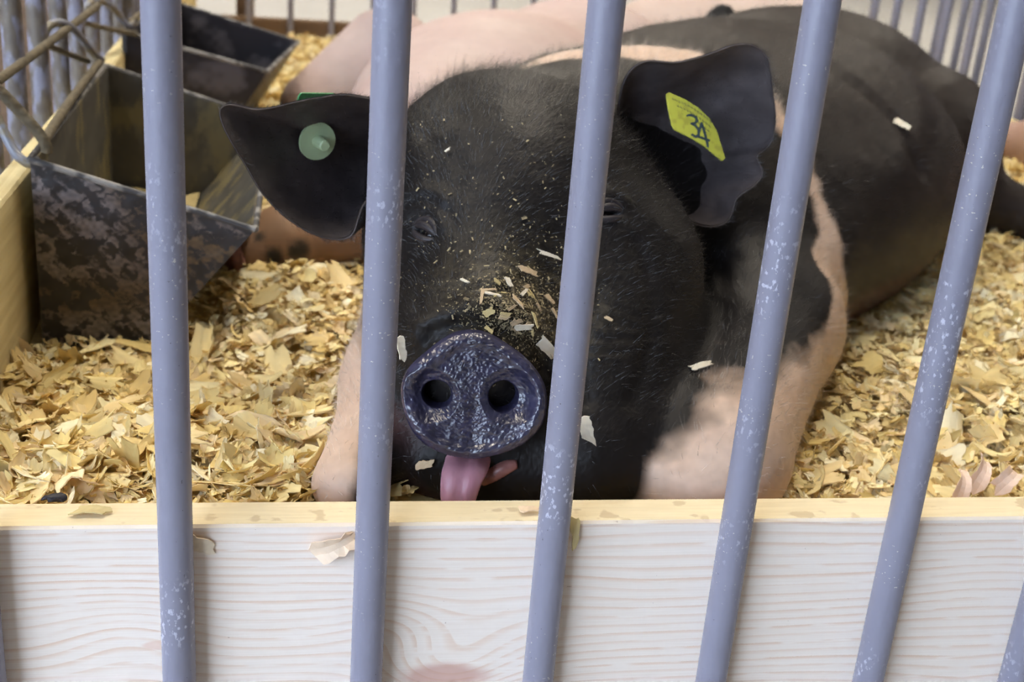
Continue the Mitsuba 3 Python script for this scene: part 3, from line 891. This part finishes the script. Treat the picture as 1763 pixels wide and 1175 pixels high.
for i, (k, m, g, n) in enumerate(ears):      # fringe along the ear rims and short hair on their backs
    e = g[-1][6:-3]
    d = g[-1][6:-3] - g[-6][6:-3]
    d /= np.linalg.norm(d, axis=1, keepdims=True)
    j = rng.integers(0, len(e) - 1, 1500)
    tt = rng.uniform(0, 1, (1500, 1))
    Pp = e[j] * (1 - tt) + e[j + 1] * tt - d[j] * rng.uniform(0, .006, (1500, 1))
    bv.append(blades(Pp, d[j] * .6 + n[-1][6:-3][j] * .4, spine[None] + d[j] * .8, np.full(1500, .0065), .00013, np.array([[.022, .019, .019]]) * rng.uniform(.6, 1.6, (1500, 1)), 5 + i))
    gi_ = rng.integers(8, len(g) - 1, 5000)
    gj_ = rng.integers(3, g.shape[1] - 3, 5000)
    Pp, Np = g[gi_, gj_] + n[gi_, gj_] * .0028, n[gi_, gj_]
    d = g[-1][gj_] - g[4][gj_]
    d /= np.linalg.norm(d, axis=1, keepdims=True)
    edge = np.clip((gi_ / len(g) - .55) / .45, 0, 1)[:, None]
    bv.append(blades(Pp, Np, d, np.full(5000, .0055), .00011, np.array([[.030, .026, .027]]) * (1 - edge) + np.array([[.085, .075, .075]]) * edge * rng.uniform(.4, 1.6, (5000, 1)), 15 + i))
off, V_, F_, C_ = 0, [], [], []
for v, f, c in bv:
    V_.append(v), F_.append(f + off), C_.append(c)
    off += len(v)
k = put('bristles', (np.vstack(V_), np.vstack(F_)), 'hair', pig, color=np.vstack(C_))
tag(k, 'short stiff hair', kind='stuff')


# ------------------------------------------------------------------ the other pigs
def far_pig(name, label, parts, lo, hi, h, colour, bristle=None):
    global spot_at
    f = blend(parts)

    def spot_at(x, y, Y):
        p = march(f, x, y)[0]
        return at(x, y, Y) if np.isnan(p[0]) else p
    V, F = surface(f, lo, hi, h)
    k = thing(name, label, 'pig')
    put('body', (V, F), 'far_hide', k, smooth=True, color=colour(V))
    return k, f


def pink_colour(V):
    n1 = meshkit.fbm(V * 12, 3, 3)[:, None]
    n2 = meshkit.fbm(V * 60, 2, 4)[:, None]
    c = np.array([.41, .29, .275]) * (1 - n1) + np.array([.46, .38, .35]) * n1
    face = np.clip((1.02 - V[:, 1:2]) / .12, 0, 1)
    c = c * (1 - face) + face * (np.array([.27, .15, .08]) * (1 - n1) + np.array([.36, .22, .14]) * n1)
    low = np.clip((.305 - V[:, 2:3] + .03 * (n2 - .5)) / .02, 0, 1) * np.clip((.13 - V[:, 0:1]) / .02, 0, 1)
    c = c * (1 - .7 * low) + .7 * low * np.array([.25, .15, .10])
    for x, y, Y, r in ((472, 442, .74, .011), (518, 431, .755, .013), (508, 434, .75, .009), (445, 408, .78, .006)):
        d = np.linalg.norm(V - spot_at(x, y, Y), axis=1)[:, None]
        s = np.clip((r * 1.5 - d) / (r * .8), 0, 1)
        c = c * (1 - s) + s * np.array([.035, .03, .025])
    return c * (.93 + .14 * n2)


pk, pk_sdf = far_pig('pig', 'pink pig lying behind the black pig, its face low beside the nearer feeder', [
    (el((.355, 1.51, .330), (.235, .44, .165), -24), 0),
    (rc((.165, 1.74, .355), (.020, 1.66, .272), .108, .070), .022),
    (el((.205, 1.12, .31), (.150, .22, .135), -10), .07),
    (el((.10, .90, .305), (.11, .15, .085), -30), .06),
    (rc((.06, .86, .290), (-.03, .765, .270), .075, .048), .04),
    (rc((-.03, .765, .270), (-.062, .745, .262), .046, .040), .02),
    (el((.60, 1.90, .34), (.22, .24, .145), -24), .06),
], (-.18, .62, .16), (.98, 2.2, .58), .007, pink_colour)


# its ear flap and snout
fe = trimesh.creation.icosphere(3)
fe.vertices = fe.vertices * [.050, .011, .055]
fe.vertices[:, 1] += -.35 * fe.vertices[:, 0] ** 2 / .05
fe.apply_transform(trimesh.transformations.rotation_matrix(-.7, [1, 0, 0]) @ trimesh.transformations.rotation_matrix(.3, [0, 1, 0]))
fe.apply_translation([.075, .885, .385])
k = put('ear', fe, 'far_hide', pk, smooth=True, color=pink_colour(fe.vertices + [0, .05, 0]))
fs = trimesh.creation.cylinder(.034, .016, sections=28)
fs = fs.subdivide().subdivide()
fs.vertices[:, 2] += .002 * np.cos(np.linalg.norm(fs.vertices[:, :2], axis=1) * 90)
fs.apply_transform(trimesh.geometry.align_vectors([0, 0, 1], [-.80, -.52, -.10]))
fs.apply_translation([-.098, .722, .262])
k = put('snout', fs, 'far_hide', pk, smooth=True, color=np.tile([.30, .15, .13], (len(fs.vertices), 1)))
tag(k, 'pink snout disc')


def pale_colour(V):
    n1 = meshkit.fbm(V * 12, 3, 3)[:, None]
    return np.array([.46, .35, .31]) * (1 - n1) + np.array([.52, .43, .38]) * n1


p3, _ = far_pig('pig', 'pale pig with one dark ear lying far back against the back fence', [
    (el((1.20, 2.45, .34), (.34, .24, .13)), 0),
    (el((.95, 2.40, .36), (.16, .17, .09)), .06),
    (rc((.92, 2.35, .35), (.80, 2.25, .30), .07, .04), .03),
], (.55, 2.1, .2), (1.6, 2.75, .55), .01, pale_colour)
em = trimesh.creation.icosphere(3)
em.vertices = em.vertices * [.040, .013, .040] @ trimesh.transformations.rotation_matrix(.6, [0, 1, 0])[:3, :3] + at(1240, 36, 2.25)
em.vertices += (meshkit.fbm(em.vertices * 40, 2, 3)[:, None] - .5) * .015
k = put('ear', em, 'far_hide', p3, smooth=True, color=np.full((len(em.vertices), 3), .02))
tag(k, 'dark ear')
p4, _ = far_pig('pig', 'pinkish pig lying along the right fence, only its hind foot inside the picture', [
    (rc((1.50, 1.655, .272), (1.53, 1.50, .29), .036, .055), 0),
    (el((1.53, 1.22, .31), (.11, .34, .11)), .05),
], (1.3, .8, .15), (1.72, 1.8, .5), .008, lambda V: pale_colour(V) * [.75, .62, .58])


# ------------------------------------------------------------------ feeders
def sheet(quad, thick, inward, n=6):
    """A panel of four corners with a thickness, going inward."""
    q = np.array(quad, float)
    nrm = np.cross(q[1] - q[0], q[3] - q[0])
    nrm /= np.linalg.norm(nrm)
    nrm = nrm if nrm @ np.asarray(inward, float) > 0 else -nrm
    m = trimesh.Trimesh(np.vstack([q, q + nrm * thick]), trimesh.creation.box().faces, process=False)
    return trimesh.convex.convex_hull(np.vstack([q, q + nrm * thick]))


def feeder(label, rim, floor_z, lip_in, mats, group=None):
    """rim: near-left, near-right, far-right, far-left corners; left is the tall back, right the sloping front."""
    t = thing('feeder', label, 'feeder', group)
    nl, nr, fr, fl_ = (np.array(p, float) for p in rim)
    x = (nr - nl) / np.linalg.norm((nr - nl)[:2])
    bn_l, bf_l = np.array([nl[0], nl[1], floor_z]), np.array([fl_[0], fl_[1], floor_z])
    bn_r, bf_r = nr - x * lip_in, fr - x * lip_in
    bn_r[2] = bf_r[2] = floor_z
    mid = (nl + nr + fr + fl_) / 4 - [0, 0, .1]
    th_ = .006
    outer, inner, rimm = mats
    put('near_panel', sheet([nl, nr, bn_r, bn_l], th_, mid - nl), outer, t)
    put('far_panel', sheet([fl_, fr, bf_r, bf_l], th_, mid - fl_), inner, t)
    put('back_panel', sheet([nl, fl_, bf_l, bn_l], th_, mid - nl), inner, t)
    put('front_panel', sheet([nr, fr, bf_r, bn_r], th_, mid - nr), inner, t)
    put('bottom', sheet([bn_l, bn_r, bf_r, bf_l], th_, [0, 0, 1]), inner, t)
    pts = [nl, nr, fr, fl_, nl]
    rmesh = trimesh.util.concatenate([tube([a_ * (1 - s_) + b_ * s_ for s_ in np.linspace(0, 1, 5)], .0036, 10) for a_, b_ in zip(pts[:-1], pts[1:])])
    put('rim', rmesh, rimm, t, smooth=40)
    return t


f1 = feeder('muddy black rubber feeder hung on the left side board, nearest the front', [(-.285, .50, .445), (-.052, .50, .375), (-.050, 1.05, .375), (-.288, 1.05, .447)], .225, .125, ('black_rubber', 'rubber_inside', 'rubber_rim'))
fd = np.array([(x, y) for x in np.linspace(-.275, -.155, 14) for y in np.linspace(.52, 1.03, 40)])
fz = .262 + (meshkit.fbm(np.column_stack([fd * 22, 0 * fd[:, 0]]), 3, 2) - .5) * .03
fi = np.arange(14 * 40).reshape(14, 40)
ff_ = np.stack([fi[:-1, :-1], fi[1:, :-1], fi[1:, 1:], fi[:-1, 1:]], -1).reshape(-1, 4)
put('feed', (np.column_stack([fd, fz]), ff_), 'feed', f1, smooth=True)
tag(f1 + '__feed', 'yellow ground feed in the bottom', kind='stuff')
f2 = feeder('black rubber feeder hung on the left side fence, the farther one', [(-.302, 1.345, .450), (-.066, 1.43, .380), (-.014, 1.775, .380), (-.255, 1.74, .450)], .235, .10, ('clean_rubber', 'clean_rubber', 'rubber_rim'))


def wire(pts, r, m, parent, n=40, name='hook'):
    P = spline([at(*p) for p in pts], n)
    return put(name, tube(P, r * .82, 12), m, parent, smooth=50)


wire([(76, 243, .505), (120, 175, .72), (172, 106, 1.04)], .0065, 'dirty_wire', f1, name='wire_rod')
wire([(80, 262, .50), (74, 240, .50), (52, 212, .50), (28, 186, .50), (8, 165, .50), (-20, 140, .50)], .0075, 'dirty_wire', f1, name='wire_hook')
wire([(66, 276, .505), (50, 281, .51), (30, 268, .52), (12, 238, .53), (-4, 205, .54), (-25, 160, .55)], .0065, 'galvanised', f1, name='wire_hook')
wire([(176, 104, 1.04), (158, 88, 1.02), (140, 66, .99), (122, 47, .96), (103, 39, .94), (86, 44, .92), (77, 58, .91), (78, 72, .91)], .0068, 'galvanised', f1, name='wire_hook')
wire([(80, 77, .93), (110, 90, .98), (152, 106, 1.03)], .0055, 'dirty_wire', f1, name='wire_rod')
wire([(-30, 156, .52), (0, 136, .60), (60, 92, .77), (105, 58, .91), (145, 28, 1.06), (168, 10, 1.17)], .0068, 'dirty_wire', f1, name='wire_rod')
wire([(232, 38, 1.35), (218, 42, 1.34), (205, 26, 1.33), (188, 8, 1.31), (172, 2, 1.28), (155, 5, 1.22), (146, 18, 1.20), (143, 36, 1.20)], .0068, 'galvanised', f2, name='wire_hook')
wire([(142, 38, 1.22), (180, 48, 1.29), (235, 58, 1.34)], .0055, 'dirty_wire', f2, name='wire_rod')
wire([(222, 40, 1.35), (245, 22, 1.5), (290, -10, 1.72)], .0065, 'dirty_wire', f2, name='wire_rod')


# ------------------------------------------------------------------ the bedding of wood shavings
def bed_z(x, y):
    p = np.stack([x, y, 0 * x], -1)
    z = .242 + (meshkit.fbm(p * 5, 3, 11) - .5) * .045 + (meshkit.fbm(p * 24, 2, 12) - .5) * .014
    z = z + .022 * np.exp(-(((x + .10) / .20) ** 2 + ((y - .16) / .12) ** 2))
    z = z + .028 * np.exp(-(((x + .02) / .10) ** 2 + ((y - .64) / .08) ** 2))
    z = z - .012 * np.clip((y - 2.2) / .5, 0, 1)
    return z


bx = np.linspace(LX, 1.62, 190)
by = np.linspace(.052, 2.87, 260)
gx, gy = np.meshgrid(bx, by, indexing='ij')
gz = bed_z(gx, gy) - .006
gi = np.arange(gx.size).reshape(gx.shape)
gq = np.stack([gi[:-1, :-1], gi[1:, :-1], gi[1:, 1:], gi[:-1, 1:]], -1).reshape(-1, 4)
bed = thing('wood_shavings', 'thick bed of yellow wood shavings spread over the pen floor', 'wood shavings')
put('packed_bed', (np.column_stack([gx.ravel(), gy.ravel(), gz.ravel()]), gq), 'bed_base', bed, smooth=True)
tag(bed + '__packed_bed', 'packed lower layer', kind='stuff')

TONES = np.array([[.80, .66, .31], [.86, .76, .44], [.76, .59, .24], [.84, .70, .36], [.78, .61, .31], [.88, .80, .55], [.70, .53, .23], [.82, .66, .39]])


def chip_mesh(seed, fine=True):
    """A curled shaving with torn ends, about 1 long and .6 wide (unit scale)."""
    r = np.random.default_rng(seed)
    nu, nv = (6, 8) if fine else (5, 4)
    u = np.linspace(-.5, .5, nu)[:, None] * np.ones((1, nv))
    v = np.ones((nu, 1)) * np.linspace(-.5, .5, nv)[None]
    wid = r.uniform(.35, .85)
    u[0] += r.uniform(-.20, .12, nv)
    u[-1] += r.uniform(-.12, .24, nv)
    taper = 1 - r.uniform(0, .5) * (u + .5)
    curl, twist, roll = r.uniform(-1.5, 1.5), r.uniform(-.6, .6), r.uniform(-1.0, 1.0)
    x, y = u, v * wid * taper + r.normal(0, .02, u.shape)
    z = .5 * curl * (u ** 2) * .8 + roll * (v * wid) ** 2 + twist * u * v * wid + r.normal(0, .012, u.shape)
    g = np.stack([x, y, z - z.mean()], -1)
    P = np.vstack([g.reshape(-1, 3), g.reshape(-1, 3) - [0, 0, .028]])
    i = np.arange(nu * nv).reshape(nu, nv)
    q = np.stack([i[:-1, :-1], i[1:, :-1], i[1:, 1:], i[:-1, 1:]], -1).reshape(-1, 4)
    N = nu * nv
    rim = np.concatenate([i[0, :], i[1:, -1], i[-1, -2::-1], i[-2:0:-1, 0]])
    s = np.stack([rim, np.roll(rim, -1), np.roll(rim, -1) + N, rim + N], 1)
    F = np.vstack([q, q[:, ::-1] + N, s[:, ::-1]])
    grain = .96 + .08 * r.random((nu, nv)) - .16 * r.random((1, nv)) ** 2
    col = np.tile(grain.reshape(-1, 1), (2, 1))
    return P, np.vstack([F[:, [0, 1, 2]], F[:, [0, 2, 3]]]), col


CHIPS = [chip_mesh(100 + i) for i in range(24)]
# light version for the many: top sheet only
LIGHT, NEARER = [], []
for P, F, c in [chip_mesh(100 + i, False) for i in range(24)]:
    N = len(P) // 2
    LIGHT.append((P[:N], F[(F < N).all(1)], c[:N]))
for P, F, c in CHIPS:
    N = len(P) // 2
    NEARER.append((P[:N], F[(F < N).all(1)], c[:N]))

N_ALL = 70000
# denser where the camera sees the bed from near
yy = .055 + 2.75 * rng.random(N_ALL) ** 1.75
xx = LX + .004 + rng.random(N_ALL) * (1.60 - LX)
sx, sy, sz = project(np.column_stack([xx, yy, np.full(N_ALL, .25)]))
keep = (sx > -250) & (sx < PW + 450) & (sy > -60) & (sy < 930)
xx, yy = xx[keep], yy[keep]
zz = bed_z(xx, yy)
C0 = np.column_stack([xx, yy, zz])
inside = (pig_sdf(C0) < .006) | ((xx > .05) & (xx < .30) & (yy < .13)) | (pk_sdf(C0) < .004) | ((xx < -.17) & (yy > .497) & (yy < 1.06)) | ((xx < -.13) & (yy > 1.36) & (yy < 1.76))
C0 = C0[~inside]
n = len(C0)
size = rng.lognormal(math.log(.0105), .48, n).clip(.0035, .032)
size = np.where(C0[:, 1] < .32, size * 1.12, size)
lift = rng.random(n) * .011
C0[:, 2] += lift
yaw_ = rng.uniform(0, 2 * np.pi, n)
tx, ty = rng.normal(0, .42, n), rng.normal(0, .42, n)
cy_, sy_ = np.cos(yaw_), np.sin(yaw_)
Rz = np.zeros((n, 3, 3))
Rz[:, 0, 0], Rz[:, 0, 1], Rz[:, 1, 0], Rz[:, 1, 1], Rz[:, 2, 2] = cy_, -sy_, sy_, cy_, 1
Rx = np.zeros((n, 3, 3))
Rx[:, 0, 0], Rx[:, 1, 1], Rx[:, 1, 2], Rx[:, 2, 1], Rx[:, 2, 2] = 1, np.cos(tx), -np.sin(tx), np.sin(tx), np.cos(tx)
Ry = np.zeros((n, 3, 3))
Ry[:, 1, 1], Ry[:, 0, 0], Ry[:, 0, 2], Ry[:, 2, 0], Ry[:, 2, 2] = 1, np.cos(ty), np.sin(ty), -np.sin(ty), np.cos(ty)
RM = Rx @ Ry @ Rz
C0[:, 2] = np.maximum(C0[:, 2], .2)
front_limit = C0[:, 1] > .058 + size * .45
tone = rng.integers(0, len(TONES), n)
kind = rng.integers(0, len(CHIPS), n)
bright = rng.uniform(.80, 1.12, n)
# the 300 that show largest: parts of their own
X, Yp, Zp = project(C0)
vis = front_limit & (X > 0) & (X < PW) & (Yp > 330) & (Yp < 856)
show = np.where(vis, size / Zp * (1 + 25 * lift), 0)
cand = np.argsort(-show)[:900]
hit = march(pig_sdf, X[cand], Yp[cand])
blocked = ~np.isnan(hit[:, 0]) & (np.linalg.norm(hit - EYE, axis=1) < np.linalg.norm(C0[cand] - EYE, axis=1))
show[cand[blocked]] = 0
top300 = np.argsort(-show)[:300]
is_top = np.zeros(n, bool)
is_top[top300] = True
chip_ply = {}
for j in top300:
    kk = (kind[j] % 12, tone[j])
    if kk not in chip_ply:
        P, F, c = CHIPS[kk[0]]
        chip_ply[kk] = mikit.ply((P, F), 'chip', True, color=np.clip(c * TONES[kk[1]], 0, 1))
    M = np.eye(4)
    M[:3, :3] = RM[j] * size[j] * 1.25
    M[:3, 3] = C0[j] + [0, 0, .003]
    put('shaving', {**chip_ply[kk], 'to_world': T(M.tolist())}, None, bed)
V_, F_, C_, off = [], [], [], 0
rest = np.where(~is_top & front_limit)[0]
for kd in range(2 * len(LIGHT)):
    js = rest[(kind[rest] == kd % 24) & ((C0[rest, 1] < .55) == (kd < 24))]
    P, F, c = (NEARER + LIGHT)[kd]
    W = np.einsum('nij,pj->npi', RM[js] * size[js][:, None, None], P) + C0[js][:, None, :]
    V_.append(W.reshape(-1, 3))
    F_.append((F[None] + (off + np.arange(len(js)) * len(P))[:, None, None]).reshape(-1, 3))
    C_.append((c[None] * (TONES[tone[js]] * bright[js][:, None])[:, None, :]).reshape(-1, 3))
    off += len(js) * len(P)
put('loose_shavings', (np.vstack(V_), np.vstack(F_)), 'chip', bed, color=np.clip(np.vstack(C_), 0, 1))
tag(bed + '__loose_shavings', 'loose curled shavings on top', kind='stuff')


# ------------------------------------------------------------------ shavings on the pig, on the boards and a scrap
def lay_chip(P, nrm, length, width, px_angle, tone_, seed, curl=.5, label=None, group=None, lift=.002):
    """One shaving lying at P on a surface of normal nrm; px_angle = its direction in the picture plane, degrees clockwise from right."""
    r = np.random.default_rng(seed)
    d = RIGHT * math.cos(math.radians(px_angle)) + DOWN * math.sin(math.radians(px_angle))
    d = d - nrm * (d @ nrm)
    d /= np.linalg.norm(d)
    s = np.cross(nrm, d)
    nu, nv = 9, 4
    u = np.linspace(-.5, .5, nu)[:, None] * np.ones((1, nv))
    v = np.ones((nu, 1)) * np.linspace(-.5, .5, nv)[None]
    u[0] += r.uniform(-.12, .12, nv)
    u[-1] += r.uniform(-.14, .14, nv)
    tp_ = 1 - r.uniform(.0, .6) * (u + .5) + r.uniform(-.14, .14, u.shape)
    h = curl * (-(u * length) ** 2 * 8 + .6 * (v * width) ** 2 * 20) + lift + .0025
    skew = r.uniform(-.35, .35)
    g = P + d * (u * length + skew * v * width)[..., None] + s * (v * width * tp_)[..., None] + nrm * h[..., None]
    Pm = np.vstack([g.reshape(-1, 3), (g - nrm * .0011).reshape(-1, 3)])
    i = np.arange(nu * nv).reshape(nu, nv)
    q = np.stack([i[:-1, :-1], i[1:, :-1], i[1:, 1:], i[:-1, 1:]], -1).reshape(-1, 4)
    N = nu * nv
    rim = np.concatenate([i[0, :], i[1:, -1], i[-1, -2::-1], i[-2:0:-1, 0]])
    sd = np.stack([rim, np.roll(rim, -1), np.roll(rim, -1) + N, rim + N], 1)
    F = np.vstack([q, q[:, ::-1] + N, sd[:, ::-1]])
    key = put('wood_shaving', (Pm, F), 'chip', color=np.tile(tone_, (len(Pm), 1)) * r.uniform(.92, 1.06, (len(Pm), 1)))
    tag(key, label, 'wood shaving', group)
    return key


PALE, TAN, YEL = np.array([.66, .60, .48]), np.array([.50, .38, .24]), np.array([.58, .47, .23])
face_chips = [
    (942, 441, 40, 7, 7, PALE, 'thin pale splinter on the pig forehead beside the third bar'),
    (905, 470, 36, 11, -4, TAN, 'tan shaving with a reddish edge on the middle of the pig face'),
    (872, 489, 17, 9, 80, PALE, 'small pinkish upright shaving on the pig face below the tan one'),
    (847, 513, 26, 6, 2, PALE, 'short pale splinter lying level above the pig snout'),
    (829, 516, 30, 6, 98, TAN, 'thin tan splinter standing at the left end of the level pale splinter'),
    (840, 504, 22, 5, -20, TAN, 'thin tan splinter slanting over the level pale splinter'),
    (801, 489, 15, 5, 40, PALE, 'tiny pale splinter on the left of the pig face'),
    (887, 524, 24, 10, 60, TAN, 'tan shaving in the middle of the litter above the pig snout'),
    (941, 518, 20, 12, 30, TAN, 'broad tan flake beside the third bar above the pig snout'),
    (899, 507, 26, 6, -45, PALE, 'pale splinter pointing up to the right above the pig snout'),
    (840, 537, 20, 12, -25, YEL, 'yellowish flake just above the fold of the pig snout'),
    (899, 560, 30, 11, 12, PALE, 'white shaving on the fold above the pig snout'),
    (941, 595, 46, 19, 55, PALE, 'large white shaving stuck beside the snout at the third bar'),
    (916, 553, 24, 6, 70, YEL, 'thin yellow splinter above the right end of the snout fold'),
    (950, 543, 18, 6, 60, TAN, 'short tan splinter near the third bar beside the snout fold'),
    (866, 541, 16, 8, 10, YEL, 'small yellowish flake on the middle of the snout fold'),
    (1046, 552, 14, 6, 25, TAN, 'lone small tan flake on the pig cheek right of the third bar'),
    (1206, 634, 46, 11, -38, PALE, 'lone pale shaving on the black jowl left of the fourth bar'),
    (1548, 518, 18, 14, -30, TAN, 'small round tan flake on the pig flank near the fifth bar'),
    (774, 262, 10, 4, -30, PALE, 'tiny white splinter high on the pig forehead'),
    (733, 798, 26, 14, -12, TAN, 'tan flake hanging at the corner of the pig mouth left of the tongue'),
]
for i in range(16):
    face_chips.append((rng.normal(892, 30), rng.normal(535, 22), rng.uniform(10, 20), rng.uniform(4, 8), rng.uniform(-80, 80), (TAN, YEL, YEL, TAN)[i % 4] * rng.uniform(.6, 1.0), 'small tan flake in the litter above the pig snout'))
fx = np.array([c[0] for c in face_chips]); fy = np.array([c[1] for c in face_chips])
hits = march(pig_sdf, fx, fy)
nn = gradient(pig_sdf, np.nan_to_num(hits))
for i, (x, y, L, Wd, a_, tn, lb) in enumerate(face_chips):
    if np.isnan(hits[i, 0]):
        continue
    z = project(hits[i])[2]
    lay_chip(hits[i], nn[i], L / FOC * z * 1.05, Wd / FOC * z * 1.1, a_, tn, 40 + i, .6, lb, 'small flakes on the pig snout' if lb.startswith('small tan flake in the litter') else None)
# sawdust on the face: specks too many to count
sp = np.vstack([rng.normal((885, 530), (50, 32), (1700, 2)), rng.normal((870, 450), (80, 70), (260, 2)), rng.normal((905, 590), (32, 28), (260, 2)), rng.uniform((700, 200), (1000, 500), (220, 2))])
sp = sp[(sp[:, 1] > 180)]
hp = march(pig_sdf, sp[:, 0], sp[:, 1])
ok = ~np.isnan(hp[:, 0])
hp = hp[ok]
hn = gradient(pig_sdf, hp)
L = rng.lognormal(math.log(.00055), .55, len(hp)).clip(.0003, .0026)[:, None]
r1 = rng.normal(0, 1, (len(hp), 3))
d1 = r1 - hn * (r1 * hn).sum(1, keepdims=True)
d1 /= np.linalg.norm(d1, axis=1, keepdims=True)
d2 = np.cross(hn, d1)
wd = L * rng.uniform(.18, .6, (len(hp), 1))
b0 = hp + hn * .0018
up = hn * L * rng.uniform(-.25, .5, (len(hp), 1))
V_ = np.stack([b0 - d1 * L - d2 * wd, b0 + d1 * L - d2 * wd + up, b0 + d1 * L + d2 * wd + up, b0 - d1 * L + d2 * wd], 1)
V_ = np.concatenate([V_, V_ - hn[:, None] * .0005], 1).reshape(-1, 3)
F_ = (np.array([[0, 1, 2], [0, 2, 3], [4, 6, 5], [4, 7, 6], [0, 4, 5], [0, 5, 1], [1, 5, 6], [1, 6, 2], [2, 6, 7], [2, 7, 3], [3, 7, 4], [3, 4, 0]])[None] + (np.arange(len(hp)) * 8)[:, None, None]).reshape(-1, 3)
scol = np.repeat(np.array([.40, .33, .20]) * rng.uniform(.2, 1.2, (len(hp), 1)), 8, axis=0)
k = put('sawdust', (V_, F_), 'chip', color=scol)
tag(k, 'fine sawdust specks scattered over the black pig face above its snout', 'sawdust', kind='stuff')

# on the boards and between the bars
lay_chip(atz(160, 886, .286), np.array([0, 0, 1.0]), .028, .013, -8, YEL, 71, 1.2, 'curled yellow shaving on top of the front board, left of the first bar')
lay_chip(at(345, 936, .0125), np.array([0, -1.0, 0]), .022, .014, 20, np.array([.70, .58, .42]), 72, 1.2, 'tan shaving stuck on the front board right of the first bar', lift=.0)
lay_chip(at(578, 938, .008), np.array([.1, -.95, .2]), .036, .022, -20, np.array([.74, .58, .42]), 73, 3.0, 'thick pinkish chip stuck on the front board left of the second bar', lift=.002)
lay_chip(atz(912, 884, .286), np.array([0, 0, 1.0]), .018, .010, -20, np.array([.76, .58, .38]), 74, 1.5, 'small orange-edged chip on top of the front board left of the third bar')
lay_chip(at(988, 917, .010), np.array([.2, -.95, .2]), .024, .009, 84, YEL, 75, 2.0, 'narrow yellow curl hanging beside the third bar below the board top', lift=.001)
lay_chip(at(1008, 737, .05), np.array([-.1, -.9, .3]), .024, .012, 75, PALE, 76, 2.0, 'pale shaving hanging behind the third bar at the height of the snout')
lay_chip(at(687, 600, .10), np.array([.5, -.8, .2]), .020, .009, 70, PALE, 77, 1.0, 'white splinter hanging beside the second bar at the height of the snout')
lay_chip(march(pig_sdf, 1552, 217)[0] if not np.isnan(march(pig_sdf, 1552, 217)[0, 0]) else at(1552, 217, .9), np.array([-.3, -.5, .8]), .026, .011, 48, PALE, 78, .5, 'pale shaving lodged in the crease before the pig haunch')
for i, (x, y, a_) in enumerate(((1690, 812, -60), (1735, 826, -40), (1655, 835, -70))):
    lay_chip(atz(x, y, .272), np.array([.1, -.6, .75]), .034, .018, a_, np.array([.76, .58, .46]), 80 + i, 4.0, ('pinkish curled shaving standing up behind the front board by the fifth bar', 'pinkish curled shaving behind the front board at the right edge', 'small pinkish shaving tip behind the front board under the fifth bar')[i])
cm = trimesh.creation.icosphere(2)
cm.vertices = cm.vertices * [.010, .004, .003] + atz(95, 858, .287)
cm.vertices += (meshkit.fbm(cm.vertices * 300, 2, 3)[:, None] - .5) * .004
put('dark_scrap', cm, 'black_scrap', smooth=True)
tag('dark_scrap', 'small black scrap on the back edge of the front board, far left', 'scrap')
